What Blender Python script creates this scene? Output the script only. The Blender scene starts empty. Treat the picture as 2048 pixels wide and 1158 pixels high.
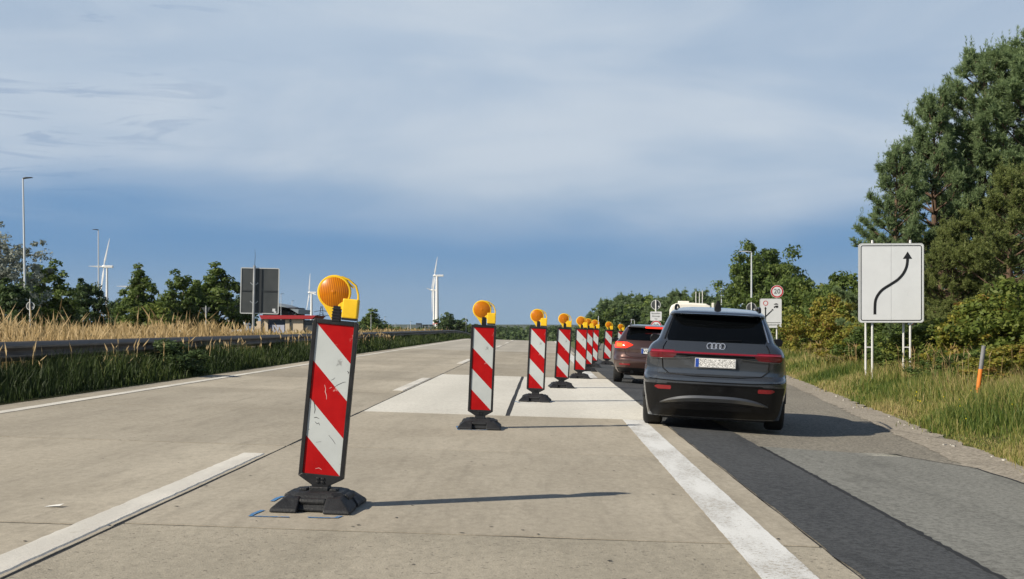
import bpy, bmesh, math, random
import numpy as np
from mathutils import Vector, Matrix, Quaternion
C = bpy.context.scene.collection
SC = bpy.context.scene
R = math.radians
FPX, CX, HZ, CAMH = 2640.0, 1024.0, 655.0, 1.24      # focal length in photo pixels, centre, horizon row, eye height
YAW = math.atan(60 / FPX)

# ------------------------------------------------------------------ camera, world, sun, exposure
cam = bpy.data.cameras.new('camera'); camo = bpy.data.objects.new('camera', cam); C.objects.link(camo)
camo.location = (0, 0, CAMH); camo.rotation_euler = (R(90), 0, YAW)
cam.sensor_width = 36; cam.lens = 36 * FPX / 2048; cam.shift_y = 76 / 2048
cam.clip_start = .1; cam.clip_end = 20000
SC.camera = camo
SUN_EL, SUN_AZ = R(34), R(236.5)                    # azimuth clockwise from +Y (the driving direction)
sund = Vector((math.sin(SUN_AZ) * math.cos(SUN_EL), math.cos(SUN_AZ) * math.cos(SUN_EL), math.sin(SUN_EL)))
sl = bpy.data.lights.new('sun', 'SUN'); sl.energy = 5.0; sl.angle = R(.5); sl.color = (1, .91, .76)
so = bpy.data.objects.new('sun', sl); C.objects.link(so); so.location = sund * 60
so.rotation_euler = (-sund).to_track_quat('-Z', 'Y').to_euler()
SC.view_settings.view_transform = 'Standard'; SC.view_settings.look = 'None'
SC.view_settings.exposure = 0.2; SC.view_settings.gamma = 1; SC.view_settings.use_curve_mapping = False
SC.cycles.max_bounces = 6; SC.cycles.diffuse_bounces = 3; SC.cycles.glossy_bounces = 3
SC.cycles.transparent_max_bounces = 8; SC.cycles.volume_bounces = 0; SC.cycles.use_denoising = True


class NT:                                             # small node-tree writer
    def __init__(s, tree): s.t = tree; tree.nodes.clear()
    def n(s, typ, **kw):
        nd = s.t.nodes.new(typ)
        for k, v in kw.items():
            if k.startswith('i_'):
                key = k[2:]; key = int(key) if key.isdigit() else key.replace('_', ' ')
                nd.inputs[key].default_value = v
            else: setattr(nd, k, v)
        return nd
    def l(s, a, b): s.t.links.new(a, b)
    def math(s, op, a, b=None, c=None, clamp=False):
        nd = s.n('ShaderNodeMath', operation=op, use_clamp=clamp)
        for i, x in enumerate((a, b, c)):
            if x is None: continue
            if isinstance(x, (int, float)): nd.inputs[i].default_value = x
            else: s.l(x, nd.inputs[i])
        return nd.outputs[0]
    def mix(s, fac, a, b, blend='MIX'):
        nd = s.n('ShaderNodeMix', data_type='RGBA', blend_type=blend)
        for i, x in ((0, fac), (6, a), (7, b)):
            if isinstance(x, (int, float)): nd.inputs[i].default_value = x
            elif isinstance(x, tuple): nd.inputs[i].default_value = x if len(x) == 4 else (*x, 1)
            else: s.l(x, nd.inputs[i])
        return nd.outputs[2]
    def smooth(s, x, lo, hi, a=0., b=1.):
        nd = s.n('ShaderNodeMapRange', interpolation_type='SMOOTHSTEP')
        if isinstance(x, (int, float)): nd.inputs[0].default_value = x
        else: s.l(x, nd.inputs[0])
        for i, y in ((1, lo), (2, hi), (3, a), (4, b)):
            if isinstance(y, (int, float)): nd.inputs[i].default_value = y
            else: s.l(y, nd.inputs[i])
        return nd.outputs[0]
    def noise(s, vec, scale, detail=4, rough=.55, dist=0, mscale=None, rot=None):
        if mscale or rot:
            mp = s.n('ShaderNodeMapping'); s.l(vec, mp.inputs[0])
            if mscale: mp.inputs['Scale'].default_value = mscale
            if rot: mp.inputs['Rotation'].default_value = rot
            vec = mp.outputs[0]
        nd = s.n('ShaderNodeTexNoise'); s.l(vec, nd.inputs['Vector'])
        nd.inputs['Scale'].default_value = scale; nd.inputs['Detail'].default_value = detail
        nd.inputs['Roughness'].default_value = rough; nd.inputs['Distortion'].default_value = dist
        return nd.outputs[0]


def srgb(r, g, b):
    f = lambda c: (c / 255 / 12.92) if c <= 10 else ((c / 255 + .055) / 1.055) ** 2.4
    return (f(r), f(g), f(b))

w = bpy.data.worlds.new('World'); SC.world = w; w.use_nodes = True
t = NT(w.node_tree)
sky = t.n('ShaderNodeTexSky', sky_type='NISHITA', sun_disc=False, sun_elevation=SUN_EL, sun_rotation=SUN_AZ)
sky.air_density = 1.0; sky.dust_density = .6; sky.ozone_density = 2.0
tc = t.n('ShaderNodeTexCoord'); vec = tc.outputs['Generated']
sp = t.n('ShaderNodeSeparateXYZ'); t.l(vec, sp.inputs[0])
SKYK = .06
def sk(c, k=1.0): return tuple(x / SKYK * k / 2 ** .2 for x in c)   # colour as seen at the sky strength and exposure
big = t.noise(vec, 1.0, 3, .45, .3, mscale=(2.6, 2.6, 8), rot=(0, R(14), 0))
fine = t.noise(vec, 1.0, 5, .5, .5, mscale=(4, 4, 17), rot=(0, R(18), 0))
wisp = t.noise(vec, 1.0, 6, .6, 1.4, mscale=(9, 9, 60), rot=(0, R(10), 0))
e = t.math('SUBTRACT', sp.outputs[2], t.smooth(t.math('ABSOLUTE', t.math('SUBTRACT', sp.outputs[0], .03)), .05, .34, 0, .04))
e = t.math('ADD', e, t.math('MULTIPLY_ADD', big, .10, -.05))
e = t.math('ADD', e, t.math('MULTIPLY_ADD', fine, .04, -.02))
bank = t.smooth(e, .036, .104)                          # 0 in the dark blue low bank, 1 in the pale veil
veil = t.smooth(t.math('ADD', t.math('MULTIPLY', big, .8), t.math('MULTIPLY', fine, .35)), .38, .66, .62, .97)
veil = t.math('MULTIPLY', veil, t.smooth(sp.outputs[2], .22, .42, 1, .06))     # the veil thins out towards the clear zenith
lowc = t.mix(t.smooth(sp.outputs[2], 0, .07), sk(srgb(134, 167, 197)), sk(srgb(101, 148, 195)))
high = t.mix(t.smooth(sp.outputs[2], .18, .5, .55, .0), sky.outputs[0], sk(srgb(138, 172, 212)))
pale = t.mix(t.smooth(fine, .35, .68), sk(srgb(181, 198, 217)), sk(srgb(198, 210, 223)))
col = t.mix(veil, high, pale)
hol = t.math('MULTIPLY', t.smooth(wisp, .55, .68), t.smooth(sp.outputs[0], -.12, -.34))
col = t.mix(t.math('MULTIPLY', hol, .42), col, sk(srgb(130, 156, 190)))
low2 = t.mix(.08, lowc, sky.outputs[0])
col = t.mix(bank, low2, col)
bg = t.n('ShaderNodeBackground'); t.l(col, bg.inputs[0]); bg.inputs[1].default_value = SKYK
out = t.n('ShaderNodeOutputWorld'); t.l(bg.outputs[0], out.inputs[0])

# ------------------------------------------------------------------ helpers
def P(px, py, Y):
    "point at road distance Y that the photo shows at pixel (px, py)"
    a = (px - CX) / FPX
    k = Y / (math.cos(YAW) + a * math.sin(YAW))
    return Vector((k * (a * math.cos(YAW) - math.sin(YAW)), Y, CAMH + k * (HZ - py) / FPX))

def PX(px, Y): return P(px, HZ, Y).x

MATS = {}
def mat(name, base, rough=.6, metal=0., var=.0, vscale=3., vstretch=(1, 1, 1), bump=0., bscale=60., coat=0., emit=None, emk=0., spec=.5,
        dirt=None, dscale=2., dlo=.55, dhi=.75, dk=.6):
    if name in MATS: return MATS[name]
    m = bpy.data.materials.new(name); m.use_nodes = True; t = NT(m.node_tree)
    b = t.n('ShaderNodeBsdfPrincipled'); o = t.n('ShaderNodeOutputMaterial'); t.l(b.outputs[0], o.inputs[0])
    tc = t.n('ShaderNodeTexCoord'); v = tc.outputs['Object']
    b.inputs['Roughness'].default_value = rough; b.inputs['Metallic'].default_value = metal
    b.inputs['Coat Weight'].default_value = coat; b.inputs['Coat Roughness'].default_value = .05
    b.inputs['Specular IOR Level'].default_value = spec
    c = None
    if var > 0:
        n = t.noise(v, vscale, 5, .6, mscale=vstretch)
        lo = tuple(x * (1 - var) for x in base); hi = tuple(min(1, x * (1 + var)) for x in base)
        c = t.mix(t.smooth(n, .3, .7), lo, hi)
        rr = t.smooth(n, .3, .7, max(.02, rough - .08), min(1, rough + .08)); t.l(rr, b.inputs['Roughness'])
    if dirt:
        n2 = t.noise(v, dscale, 6, .65, mscale=vstretch)
        c = t.mix(t.smooth(n2, dlo, dhi, 0, dk), c if c is not None else base, dirt)
    if c is not None: t.l(c, b.inputs['Base Color'])
    else: b.inputs['Base Color'].default_value = (*base, 1)
    if emit:
        b.inputs['Emission Color'].default_value = (*emit, 1); b.inputs['Emission Strength'].default_value = emk
    if bump:
        bn = t.n('ShaderNodeBump'); bn.inputs['Strength'].default_value = bump; bn.inputs['Distance'].default_value = .01
        t.l(t.noise(v, bscale, 3), bn.inputs['Height']); t.l(bn.outputs[0], b.inputs['Normal'])
    MATS[name] = m
    return m

def leafmat(name, cols, trans=.3, rough=.55):
    "foliage whose faces carry a random tint between the given colours"
    m = bpy.data.materials.new(name); m.use_nodes = True; t = NT(m.node_tree)
    at = t.n('ShaderNodeAttribute', attribute_name='tint')
    cr = t.n('ShaderNodeValToRGB'); t.l(at.outputs['Fac'], cr.inputs[0])
    el = cr.color_ramp.elements
    for i in range(1, len(cols) - 1): el.new(i / (len(cols) - 1))
    for i, c in enumerate(cols): el[i].position = i / (len(cols) - 1); el[i].color = (*c, 1)
    b = t.n('ShaderNodeBsdfPrincipled'); t.l(cr.outputs[0], b.inputs['Base Color'])
    b.inputs['Roughness'].default_value = rough; b.inputs['Specular IOR Level'].default_value = .3
    tr = t.n('ShaderNodeBsdfTranslucent'); t.l(cr.outputs[0], tr.inputs[0])
    mx = t.n('ShaderNodeMixShader'); mx.inputs[0].default_value = trans
    t.l(b.outputs[0], mx.inputs[1]); t.l(tr.outputs[0], mx.inputs[2])
    o = t.n('ShaderNodeOutputMaterial'); t.l(mx.outputs[0], o.inputs[0])
    return m

def props(o, label=None, cat=None, group=None, kind=None):
    for k, v in (('label', label), ('category', cat), ('group', group), ('kind', kind)):
        if v: o[k] = v
    return o

def thing(name, label, cat, loc=(0, 0, 0), rot=(0, 0, 0), group=None):
    o = bpy.data.objects.new(name, None); C.objects.link(o); o.location = loc; o.rotation_euler = rot
    o.empty_display_size = .2
    return props(o, label, cat, group)

def link(name, me, parent=None, loc=None, rot=None):
    o = bpy.data.objects.new(name, me); C.objects.link(o)
    if parent: o.parent = parent
    if loc is not None: o.location = loc
    if rot is not None: o.rotation_euler = rot
    return o

def copy_tree(o, parent=None, skip=()):
    c = o.copy(); C.objects.link(c)
    if parent: c.parent = parent
    for ch in list(o.children):
        if ch.name.split('.')[0] not in skip: copy_tree(ch, c, skip)
    return c

class MB:
    def __init__(s): s.v = []; s.f = []; s.m = []
    def add(s, vs, fs, mi=0):
        k = len(s.v); s.v += [tuple(v) for v in vs]
        s.f += [tuple(i + k for i in f) for f in fs]; s.m += [mi] * len(fs); return s
    def box(s, c, d, mi=0, rot=None):
        x, y, z = (q / 2 for q in d)
        vs = [Vector((a * x, b * y, e * z)) for e in (-1, 1) for a, b in ((-1, -1), (1, -1), (1, 1), (-1, 1))]
        if rot: vs = [rot @ v for v in vs]
        return s.add([v + Vector(c) for v in vs], [(3, 2, 1, 0), (4, 5, 6, 7), (0, 1, 5, 4), (1, 2, 6, 5), (2, 3, 7, 6), (3, 0, 4, 7)], mi)
    def prism(s, poly, a, b, axis='y', mi=0):
        "polygon in the other two axes swept from a to b along axis; poly in (x,z), (x,y) or (y,z)"
        n = len(poly)
        q = {'y': lambda p, h: (p[0], h, p[1]), 'z': lambda p, h: (p[0], p[1], h), 'x': lambda p, h: (h, p[0], p[1])}[axis]
        vs = [q(p, a) for p in poly] + [q(p, b) for p in poly]
        fs = [tuple(range(n))[::-1], tuple(range(n, 2 * n))] + [(i, (i + 1) % n, n + (i + 1) % n, n + i) for i in range(n)]
        return s.add(vs, fs, mi)
    def loft(s, rings, mi=0, caps=True, closed=True):
        n = len(rings[0]); vs = [p for r in rings for p in r]; fs = []
        for k in range(len(rings) - 1):
            for i in range(n if closed else n - 1):
                j = (i + 1) % n; fs.append((k * n + i, k * n + j, (k + 1) * n + j, (k + 1) * n + i))
        if caps and closed: fs += [tuple(range(n))[::-1], tuple(range((len(rings) - 1) * n, len(rings) * n))]
        return s.add(vs, fs, mi)
    def tube(s, path, r, n=8, mi=0, caps=True):
        path = [Vector(p) for p in path]; rs = r if isinstance(r, (list, tuple)) else [r] * len(path)
        rings = []; up = None
        for i, p in enumerate(path):
            d = (path[min(i + 1, len(path) - 1)] - path[max(i - 1, 0)]).normalized()
            if up is None:
                up = Vector((0, 0, 1)) if abs(d.z) < .9 else Vector((1, 0, 0))
            u = (up - d * up.dot(d)).normalized(); up = u; vv = d.cross(u)
            rings.append([p + (u * math.cos(2 * math.pi * k / n) + vv * math.sin(2 * math.pi * k / n)) * rs[i] for k in range(n)])
        return s.loft(rings, mi, caps)
    def lathe(s, prof, n=20, origin=(0, 0, 0), axis='z', mi=0, caps=True):
        o = Vector(origin); rings = []
        for r, h in prof:
            ring = []
            for k in range(n):
                a = 2 * math.pi * k / n; x, y = r * math.cos(a), r * math.sin(a)
                ring.append(o + Vector({'z': (x, y, h), 'y': (x, h, y), 'x': (h, x, y)}[axis]))
            rings.append(ring)
        return s.loft(rings, mi, caps)
    def mesh(s, name, mats, smooth=None, recalc=True):
        me = bpy.data.meshes.new(name); me.from_pydata(s.v, [], s.f)
        for m in (mats if isinstance(mats, (list, tuple)) else [mats]): me.materials.append(m)
        me.polygons.foreach_set('material_index', s.m)
        if recalc:
            bm = bmesh.new(); bm.from_mesh(me); bmesh.ops.recalc_face_normals(bm, faces=bm.faces); bm.to_mesh(me); bm.free()
        if smooth is not None:
            me.polygons.foreach_set('use_smooth', [True] * len(me.polygons))
            if smooth < 179: me.set_sharp_from_angle(angle=R(smooth))
        me.update(); return me
    def obj(s, name, mats, parent=None, smooth=None, bevel=None, recalc=True):
        o = link(name, s.mesh(name, mats, smooth, recalc), parent)
        if bevel:
            b = o.modifiers.new('bevel', 'BEVEL'); b.width = bevel; b.segments = 2; b.limit_method = 'ANGLE'; b.angle_limit = R(40)
        return o

def npmesh(name, V, F, m, tint=None):
    "mesh from numpy arrays; F is (n,3) or (n,4)"
    me = bpy.data.meshes.new(name); k = F.shape[1]; n = len(F)
    me.vertices.add(len(V)); me.vertices.foreach_set('co', V.astype(np.float32).ravel())
    me.loops.add(n * k); me.loops.foreach_set('vertex_index', F.astype(np.int32).ravel())
    me.polygons.add(n); me.polygons.foreach_set('loop_start', np.arange(0, n * k, k, dtype=np.int32))
    try: me.polygons.foreach_set('loop_total', np.full(n, k, dtype=np.int32))
    except Exception: pass
    me.materials.append(m)
    if tint is not None:
        at = me.attributes.new('tint', 'FLOAT', 'FACE'); at.data.foreach_set('value', tint.astype(np.float32))
    me.update(calc_edges=True); me.validate()
    return me

def text_mesh(txt, size, m, name='lettering', align='CENTER', ext=.002):
    cu = bpy.data.curves.new('t', 'FONT'); cu.body = txt; cu.size = size; cu.align_x = align; cu.align_y = 'CENTER'; cu.extrude = ext
    cu.resolution_u = 3
    o = bpy.data.objects.new('t', cu); C.objects.link(o)
    dg = bpy.context.evaluated_depsgraph_get(); dg.update()
    me = bpy.data.meshes.new_from_object(o.evaluated_get(dg)); bpy.data.objects.remove(o); bpy.data.curves.remove(cu)
    me.materials.clear(); me.materials.append(m); me.name = name
    return me

# ------------------------------------------------------------------ ground shape
def crest(Y):
    if Y < 115: return 0.
    if Y < 200: return -.00035 * (Y - 115) ** 2
    if Y < 260: return -2.53 - .0595 * (Y - 200)
    return -6.1
def edge(Y): return 3.63 + .1 * Y if Y < 70 else 10.63 + .04 * (Y - 70)
def zr(X, Y):
    if X <= 1.65: z = -.03 * X
    elif X < 3.5: z = -.0495 - .065 * (X - 1.65)
    else: z = -.17 - .03 * (X - 3.5)
    return z + crest(Y)
def G(X, Y):
    e = edge(Y); wx = 1 if abs(X) < 25 else max(.25, 1 - (abs(X) - 25) / 60)
    if X < -7.15: z = .2145 + .05 * min(1, (-7.15 - X)) - .2 * min(1, max(0, (-X - 12) / 40))
    elif X < e: return zr(X, Y) - .06
    else:
        d = X - e; z = (zr(e, Y) - crest(Y)) - .01 + .06 * min(1, d / .8) + .12 * min(1, max(0, d - .5) / 3)
        z += .3 * min(1, max(0, d - 4) / 8)
    return z + crest(Y) * wx
# ------------------------------------------------------------------ ground, road, markings
rng = np.random.default_rng(7); rnd = random.Random(5)

def concrete(name, lo, hi, streak=.18, pits=.5, objvar=.0, bump=.25):
    m = bpy.data.materials.new(name); m.use_nodes = True; t = NT(m.node_tree)
    b = t.n('ShaderNodeBsdfPrincipled'); o = t.n('ShaderNodeOutputMaterial'); t.l(b.outputs[0], o.inputs[0])
    v = t.n('ShaderNodeTexCoord').outputs['Object']
    n1 = t.noise(v, .55, 6, .6, .4, mscale=(1, .55, 1)); n2 = t.noise(v, 3.0, 5, .65, mscale=(2.2, .25, 1))
    n3 = t.noise(v, 90, 3, .6); n4 = t.noise(v, 26, 4, .7, .5)
    c = t.mix(t.smooth(n1, .3, .7), lo, hi)
    c = t.mix(t.smooth(n2, .45, .8, 0, streak * 2), c, tuple(x * .62 for x in lo))
    c = t.mix(t.smooth(n3, .3, .7, .0, .28), c, tuple(x * .55 for x in lo))
    c = t.mix(t.smooth(n4, .66, .72, 0, pits), c, (.06, .055, .05))
    n7 = t.noise(v, 15, 6, .8, mscale=(1.3, .6, 1)); c = t.mix(t.smooth(n7, .38, .52, .26, 0), c, tuple(x * .5 for x in lo)); c = t.mix(t.smooth(n7, .52, .66, 0, .22), c, tuple(min(1, x * 1.35) for x in hi))
    n8 = t.noise(v, 2.2, 7, .75, 1.5); c = t.mix(t.smooth(n8, .60, .72, 0, .18), c, tuple(x * .55 for x in lo))
    if pits > .9:
        n6 = t.noise(v, 34, 2, .5, .4); c = t.mix(t.smooth(n6, .62, .70, 0, .75), c, (.13, .115, .095))
    sx = t.n('ShaderNodeSeparateXYZ'); t.l(v, sx.inputs[0])                      # darker wheel tracks with oil between them
    for x0, k in ((-1.5, .22), (.25, .2), (-5.6, .2), (-3.6, .2), (-.6, .14)):
        d = t.math('ABSOLUTE', t.math('SUBTRACT', t.math('ADD', sx.outputs[0], t.math('MULTIPLY_ADD', n1, .5, -.25)), x0))
        c = t.mix(t.smooth(d, .12, .62, k, 0), c, tuple(x * .6 for x in lo))
    if objvar:
        r = t.n('ShaderNodeObjectInfo').outputs['Random']
        hs = t.n('ShaderNodeHueSaturation'); t.l(c, hs.inputs['Color']); t.l(t.smooth(r, 0, 1, 1 - objvar, 1 + objvar), hs.inputs['Value']); c = hs.outputs[0]
    t.l(c, b.inputs['Base Color']); b.inputs['Roughness'].default_value = .85; b.inputs['Specular IOR Level'].default_value = .3
    bn = t.n('ShaderNodeBump'); bn.inputs['Strength'].default_value = bump; bn.inputs['Distance'].default_value = .006
    t.l(t.math('ADD', n3, t.math('MULTIPLY', n4, -.6)), bn.inputs['Height']); t.l(bn.outputs[0], b.inputs['Normal'])
    return m

M_CONC = concrete('concrete_old', (.39, .346, .272), (.50, .45, .362), objvar=.08, streak=.26)
M_ROUGH = concrete('concrete_rough', (.365, .33, .26), (.49, .44, .35), pits=.95, objvar=.03, bump=.6)
M_NEW = concrete('concrete_repaired', (.68, .655, .585), (.78, .755, .68), streak=.06, pits=.25, objvar=.02)
M_FAR = concrete('concrete_pale', (.42, .39, .33), (.51, .475, .41), streak=.12, pits=.2, objvar=.04)
M_SEAL = mat('joint_sealant', (.018, .017, .016), .7)

def sheet(name, xs_of_y, ys, m, dz, kind='structure', parent=None, zf=None):
    "surface strip: for every Y a list of X"
    zf = zf or zr
    V = []; F = []; n = None
    for Y in ys:
        xs = xs_of_y(Y); n = len(xs); V += [(x, Y, zf(x, Y) + dz) for x in xs]
    for j in range(len(ys) - 1):
        for i in range(n - 1): F.append((j * n + i, j * n + i + 1, (j + 1) * n + i + 1, (j + 1) * n + i))
    mb = MB(); mb.add(V, F); o = mb.obj(name, m, parent, smooth=180, recalc=False)
    if kind: o['kind'] = kind
    return o

def terrain_mat():
    m = bpy.data.materials.new('verge_soil'); m.use_nodes = True; t = NT(m.node_tree)
    b = t.n('ShaderNodeBsdfPrincipled'); o = t.n('ShaderNodeOutputMaterial'); t.l(b.outputs[0], o.inputs[0])
    v = t.n('ShaderNodeTexCoord').outputs['Object']
    c = t.mix(t.smooth(t.noise(v, .35, 6, .65), .35, .65), (.055, .07, .022), (.12, .095, .045))
    c = t.mix(t.smooth(t.noise(v, 5, 5, .65), .4, .7), c, (.075, .085, .025))
    t.l(c, b.inputs['Base Color']); b.inputs['Roughness'].default_value = .95; b.inputs['Specular IOR Level'].default_value = .1
    return m
M_TERR = terrain_mat()
def tx(Y):
    e = edge(Y)
    L = [-5000, -2000, -800, -400, -200, -100, -60, -40, -25, -16, -12, -9.5, -8.4, -8.0, -7.6, -7.16, -7.12, -3, 0, 1.6]
    L += [e - .3, e - .03, e + .02, e + .3, e + .8, e + 1.6, e + 2.6, e + 4, e + 6, e + 9, e + 14, e + 25, e + 60, e + 150, e + 400, e + 1000, e + 2500, e + 5000]
    return L
ys = [-40, -20, -8] + list(range(0, 130, 4)) + list(range(130, 280, 10)) + [300, 340, 400, 500, 700, 1000, 1500, 2200, 3000, 4000, 5200]
sheet('ground', tx, ys, M_TERR, 0, zf=G)

# road bed of dark sealant under the slabs; it shows only in the joints
lx = [-7.15, -6, -4.5, -3, -2.505, -1, 0, 1, 1.66]
road = sheet('road', lambda Y: lx, [-6] + list(np.arange(0, 136, 4)), M_SEAL, -.005)
far = sheet('road_surface', lambda Y: [-7.15, -5, -2.52, -1, 1.66], list(range(124, 300, 6)), M_FAR, 0)

def slab(x0, x1, y0, y1, m):
    g = .014; gy = .026
    x0 += g; x1 -= g; y0 += gy; y1 -= gy
    mb = MB(); top = []
    n = 12                                                  # chipped edges
    pts = [(x0 + (x1 - x0) * i / n, y0) for i in range(n)] + [(x1, y0 + (y1 - y0) * i / n) for i in range(n)] + \
          [(x1 - (x1 - x0) * i / n, y1) for i in range(n)] + [(x0, y1 - (y1 - y0) * i / n) for i in range(n)]
    pts = [(x + rnd.uniform(-.006, .006), y + rnd.uniform(-.011, .011)) for x, y in pts]
    tilt = rnd.uniform(-.0015, .0015)
    k = len(pts); vs = [(x, y, zr(x, y) + tilt) for x, y in pts] + [(x, y, zr(x, y) - .03) for x, y in pts]
    mb.add(vs, [tuple(range(k))] + [(i, k + i, k + (i + 1) % k, (i + 1) % k) for i in range(k)])
    return mb.obj('concrete_slab', m, road, recalc=False)
right = [-4, 2.55, 7.8, 13.05, 18.35, 33.0, 38.2, 43.4, 48.6, 53.8, 59, 65]
left = [-4, 2.5, 7.7, 12.95, 18.2, 23.4, 28.6, 33.8, 39, 44.2, 49.4, 54.6, 59.8, 65]
for a, b in zip(left[:-1], left[1:]): slab(-7.15, -2.505, a, b, M_CONC)
for a, b in zip(right[:-1], right[1:]):
    if a == 18.35:
        o = slab(-2.505, -.5, a, b, M_NEW); o['label'] = 'pale repaired slab beside the lane dashes'
        o = slab(-.46, 1.65, a, b, M_NEW); o['label'] = 'pale repaired slab beside the edge line'
        for k in (25.2,): pass
    else: slab(-2.505, 1.65, a, b, M_ROUGH if a < 7 else M_CONC)
yy = 65
while yy < 129:
    slab(-7.15, -2.505, yy, yy + 5.3, M_FAR); slab(-2.505, 1.65, yy, yy + 5.3, M_FAR); yy += 5.3

# hard shoulder
def asphalt(name, lo, hi, grit=.5, gscale=60, bump=.6, rough=.85):
    m = bpy.data.materials.new(name); m.use_nodes = True; t = NT(m.node_tree)
    b = t.n('ShaderNodeBsdfPrincipled'); o = t.n('ShaderNodeOutputMaterial'); t.l(b.outputs[0], o.inputs[0])
    v = t.n('ShaderNodeTexCoord').outputs['Object']
    n1 = t.noise(v, .8, 6, .65, .3, mscale=(1.6, .45, 1)); n2 = t.noise(v, gscale, 3, .7); n3 = t.noise(v, 7, 5, .7, mscale=(2, .3, 1))
    vo = t.n('ShaderNodeTexVoronoi'); t.l(v, vo.inputs['Vector']); vo.inputs['Scale'].default_value = gscale * .7
    c = t.mix(t.smooth(n1, .3, .7), lo, hi)
    c = t.mix(t.smooth(n2, .35, .7, 0, grit), c, tuple(x * 1.9 for x in hi))
    c = t.mix(t.smooth(vo.outputs['Distance'], .3, .75, 0, grit), c, tuple(x * .35 for x in lo))
    c = t.mix(t.smooth(n3, .55, .75, 0, .35), c, tuple(x * .6 for x in lo))
    n4 = t.noise(v, 22, 5, .75); c = t.mix(t.smooth(n4, .40, .62, 0, .45), c, tuple(x * 1.5 for x in hi)); c = t.mix(t.smooth(n4, .52, .40, 0, .35), c, tuple(x * .5 for x in lo))
    n5 = t.noise(v, 1.1, 4, .6, 1.2, mscale=(1, .35, 1)); c = t.mix(t.smooth(n5, .56, .7, 0, .4), c, tuple(x * .55 for x in lo))
    t.l(c, b.inputs['Base Color']); b.inputs['Roughness'].default_value = rough; b.inputs['Specular IOR Level'].default_value = .25
    bn = t.n('ShaderNodeBump'); bn.inputs['Strength'].default_value = bump; bn.inputs['Distance'].default_value = .008
    t.l(n2, bn.inputs['Height']); t.l(bn.outputs[0], b.inputs['Normal'])
    return m
M_SH = asphalt('weathered_asphalt', (.17, .155, .13), (.25, .23, .19), grit=.55, gscale=48, bump=1.0)
M_EDGE_ASPH = asphalt('dusty_asphalt', (.24, .21, .17), (.36, .32, .26), grit=.5, gscale=40)
M_DARK = asphalt('dark_asphalt', (.048, .051, .055), (.080, .084, .088), grit=.3, gscale=90)
M_PATCH = asphalt('grey_asphalt', (.155, .155, .140), (.22, .22, .20), grit=.3, gscale=110, bump=.3)
def ragged(seed, amp):
    r = random.Random(seed); ph = [(r.uniform(0, 6), r.uniform(.6, 9), r.uniform(.2, 1)) for _ in range(9)]
    s = sum(a for _, _, a in ph)
    return lambda y: amp * sum(a * math.sin(p + f * y) for p, f, a in ph) / s * 1.6
ja, jb, jc, jd = ragged(1, .014), ragged(2, .012), ragged(3, .16), ragged(4, .03)
sheet('shoulder', lambda Y: [1.652, 2.2, 2.8, 3.5, (3.5 + edge(Y)) / 2, edge(Y) - .25, edge(Y) + jc(Y)], list(np.arange(0, 60, .5)) + list(np.arange(60, 200, 4)), M_SH, -.004)
sheet('asphalt_strip', lambda Y: [1.652 + ja(Y * 2) + ja(Y * 9 + 3) * .8, 2.0, 2.45 + jb(Y * 4)], list(np.arange(0, 70, .25)), M_DARK, .002)
sheet('joint_strip', lambda Y: [2.45 + jb(Y * 4) - .012, 2.45 + jb(Y * 4) + .03 + jd(Y * 5) * .3], list(np.arange(0, 15, .1)), M_SEAL, .0045)
sheet('shoulder_edge', lambda Y: [edge(Y) - .62 + jc(Y * 1.7 + 9) * .5, edge(Y) - .3, edge(Y) + jc(Y) + .01], list(np.arange(6, 60, .3)), M_EDGE_ASPH, .0005)
sheet('joint_strip', lambda Y: [4.42 + jd(Y) + min(0, (13.6 - Y) * .4) - .012, 4.42 + jd(Y) + min(0, (13.6 - Y) * .4) + .012 + abs(jd(Y * 4)) * .4], list(np.arange(2, 14.8, .15)), M_SEAL, .004)
sheet('asphalt_patch', lambda Y: [2.45 + jb(Y * 4) + .012, 3.0, 3.5, 4.0, 4.42 + jd(Y) + min(0, (13.6 - Y) * .4)], [0] + list(np.arange(2, 14.95, .15)) + [14.95 ], M_PATCH, .001)
# markings
def paint(name, wear, pale=(.80, .79, .76), under=(.36, .32, .26), lo=.46):
    m = bpy.data.materials.new(name); m.use_nodes = True; t = NT(m.node_tree)
    b = t.n('ShaderNodeBsdfPrincipled'); o = t.n('ShaderNodeOutputMaterial'); t.l(b.outputs[0], o.inputs[0])
    v = t.n('ShaderNodeTexCoord').outputs['Object']
    n1 = t.noise(v, 38, 5, .75, .6); n2 = t.noise(v, 1.6, 4, .6, mscale=(2, .5, 1)); n3 = t.noise(v, 6, 6, .75, .8, mscale=(1, .25, 1))
    sx = t.n('ShaderNodeSeparateXYZ'); t.l(v, sx.inputs[0])
    k = t.math('ADD', n1, t.math('MULTIPLY_ADD', n2, .45, -.22))
    f = t.smooth(k, lo + .12, lo + .26, 0, wear)
    f = t.math('MAXIMUM', f, t.smooth(n3, .62, .70, 0, wear * .8))
    c = t.mix(t.smooth(n2, .35, .65), pale, tuple(x * .82 for x in pale))
    c = t.mix(f, c, under)
    t.l(c, b.inputs['Base Color']); b.inputs['Roughness'].default_value = .8
    bn = t.n('ShaderNodeBump'); bn.inputs['Strength'].default_value = .5; bn.inputs['Distance'].default_value = .008
    t.l(n1, bn.inputs['Height']); t.l(bn.outputs[0], b.inputs['Normal'])
    return m
M_LINE = paint('worn_line_paint', .85, pale=(.74, .745, .73), lo=.39)
M_DASH = paint('thick_line_paint', .5, pale=(.74, .71, .64), lo=.50)
je, jf = ragged(8, .004), ragged(9, .004)
sheet('edge_line', lambda Y: [1.11 + je(Y * 7), 1.41 + jf(Y * 7)], list(np.arange(0, 18.3, .12)), M_LINE, .006)
sheet('edge_line', lambda Y: [1.11 + je(Y * 7), 1.41 + jf(Y * 7)], list(np.arange(33.1, 132, .5)), M_LINE, .006)
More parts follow.
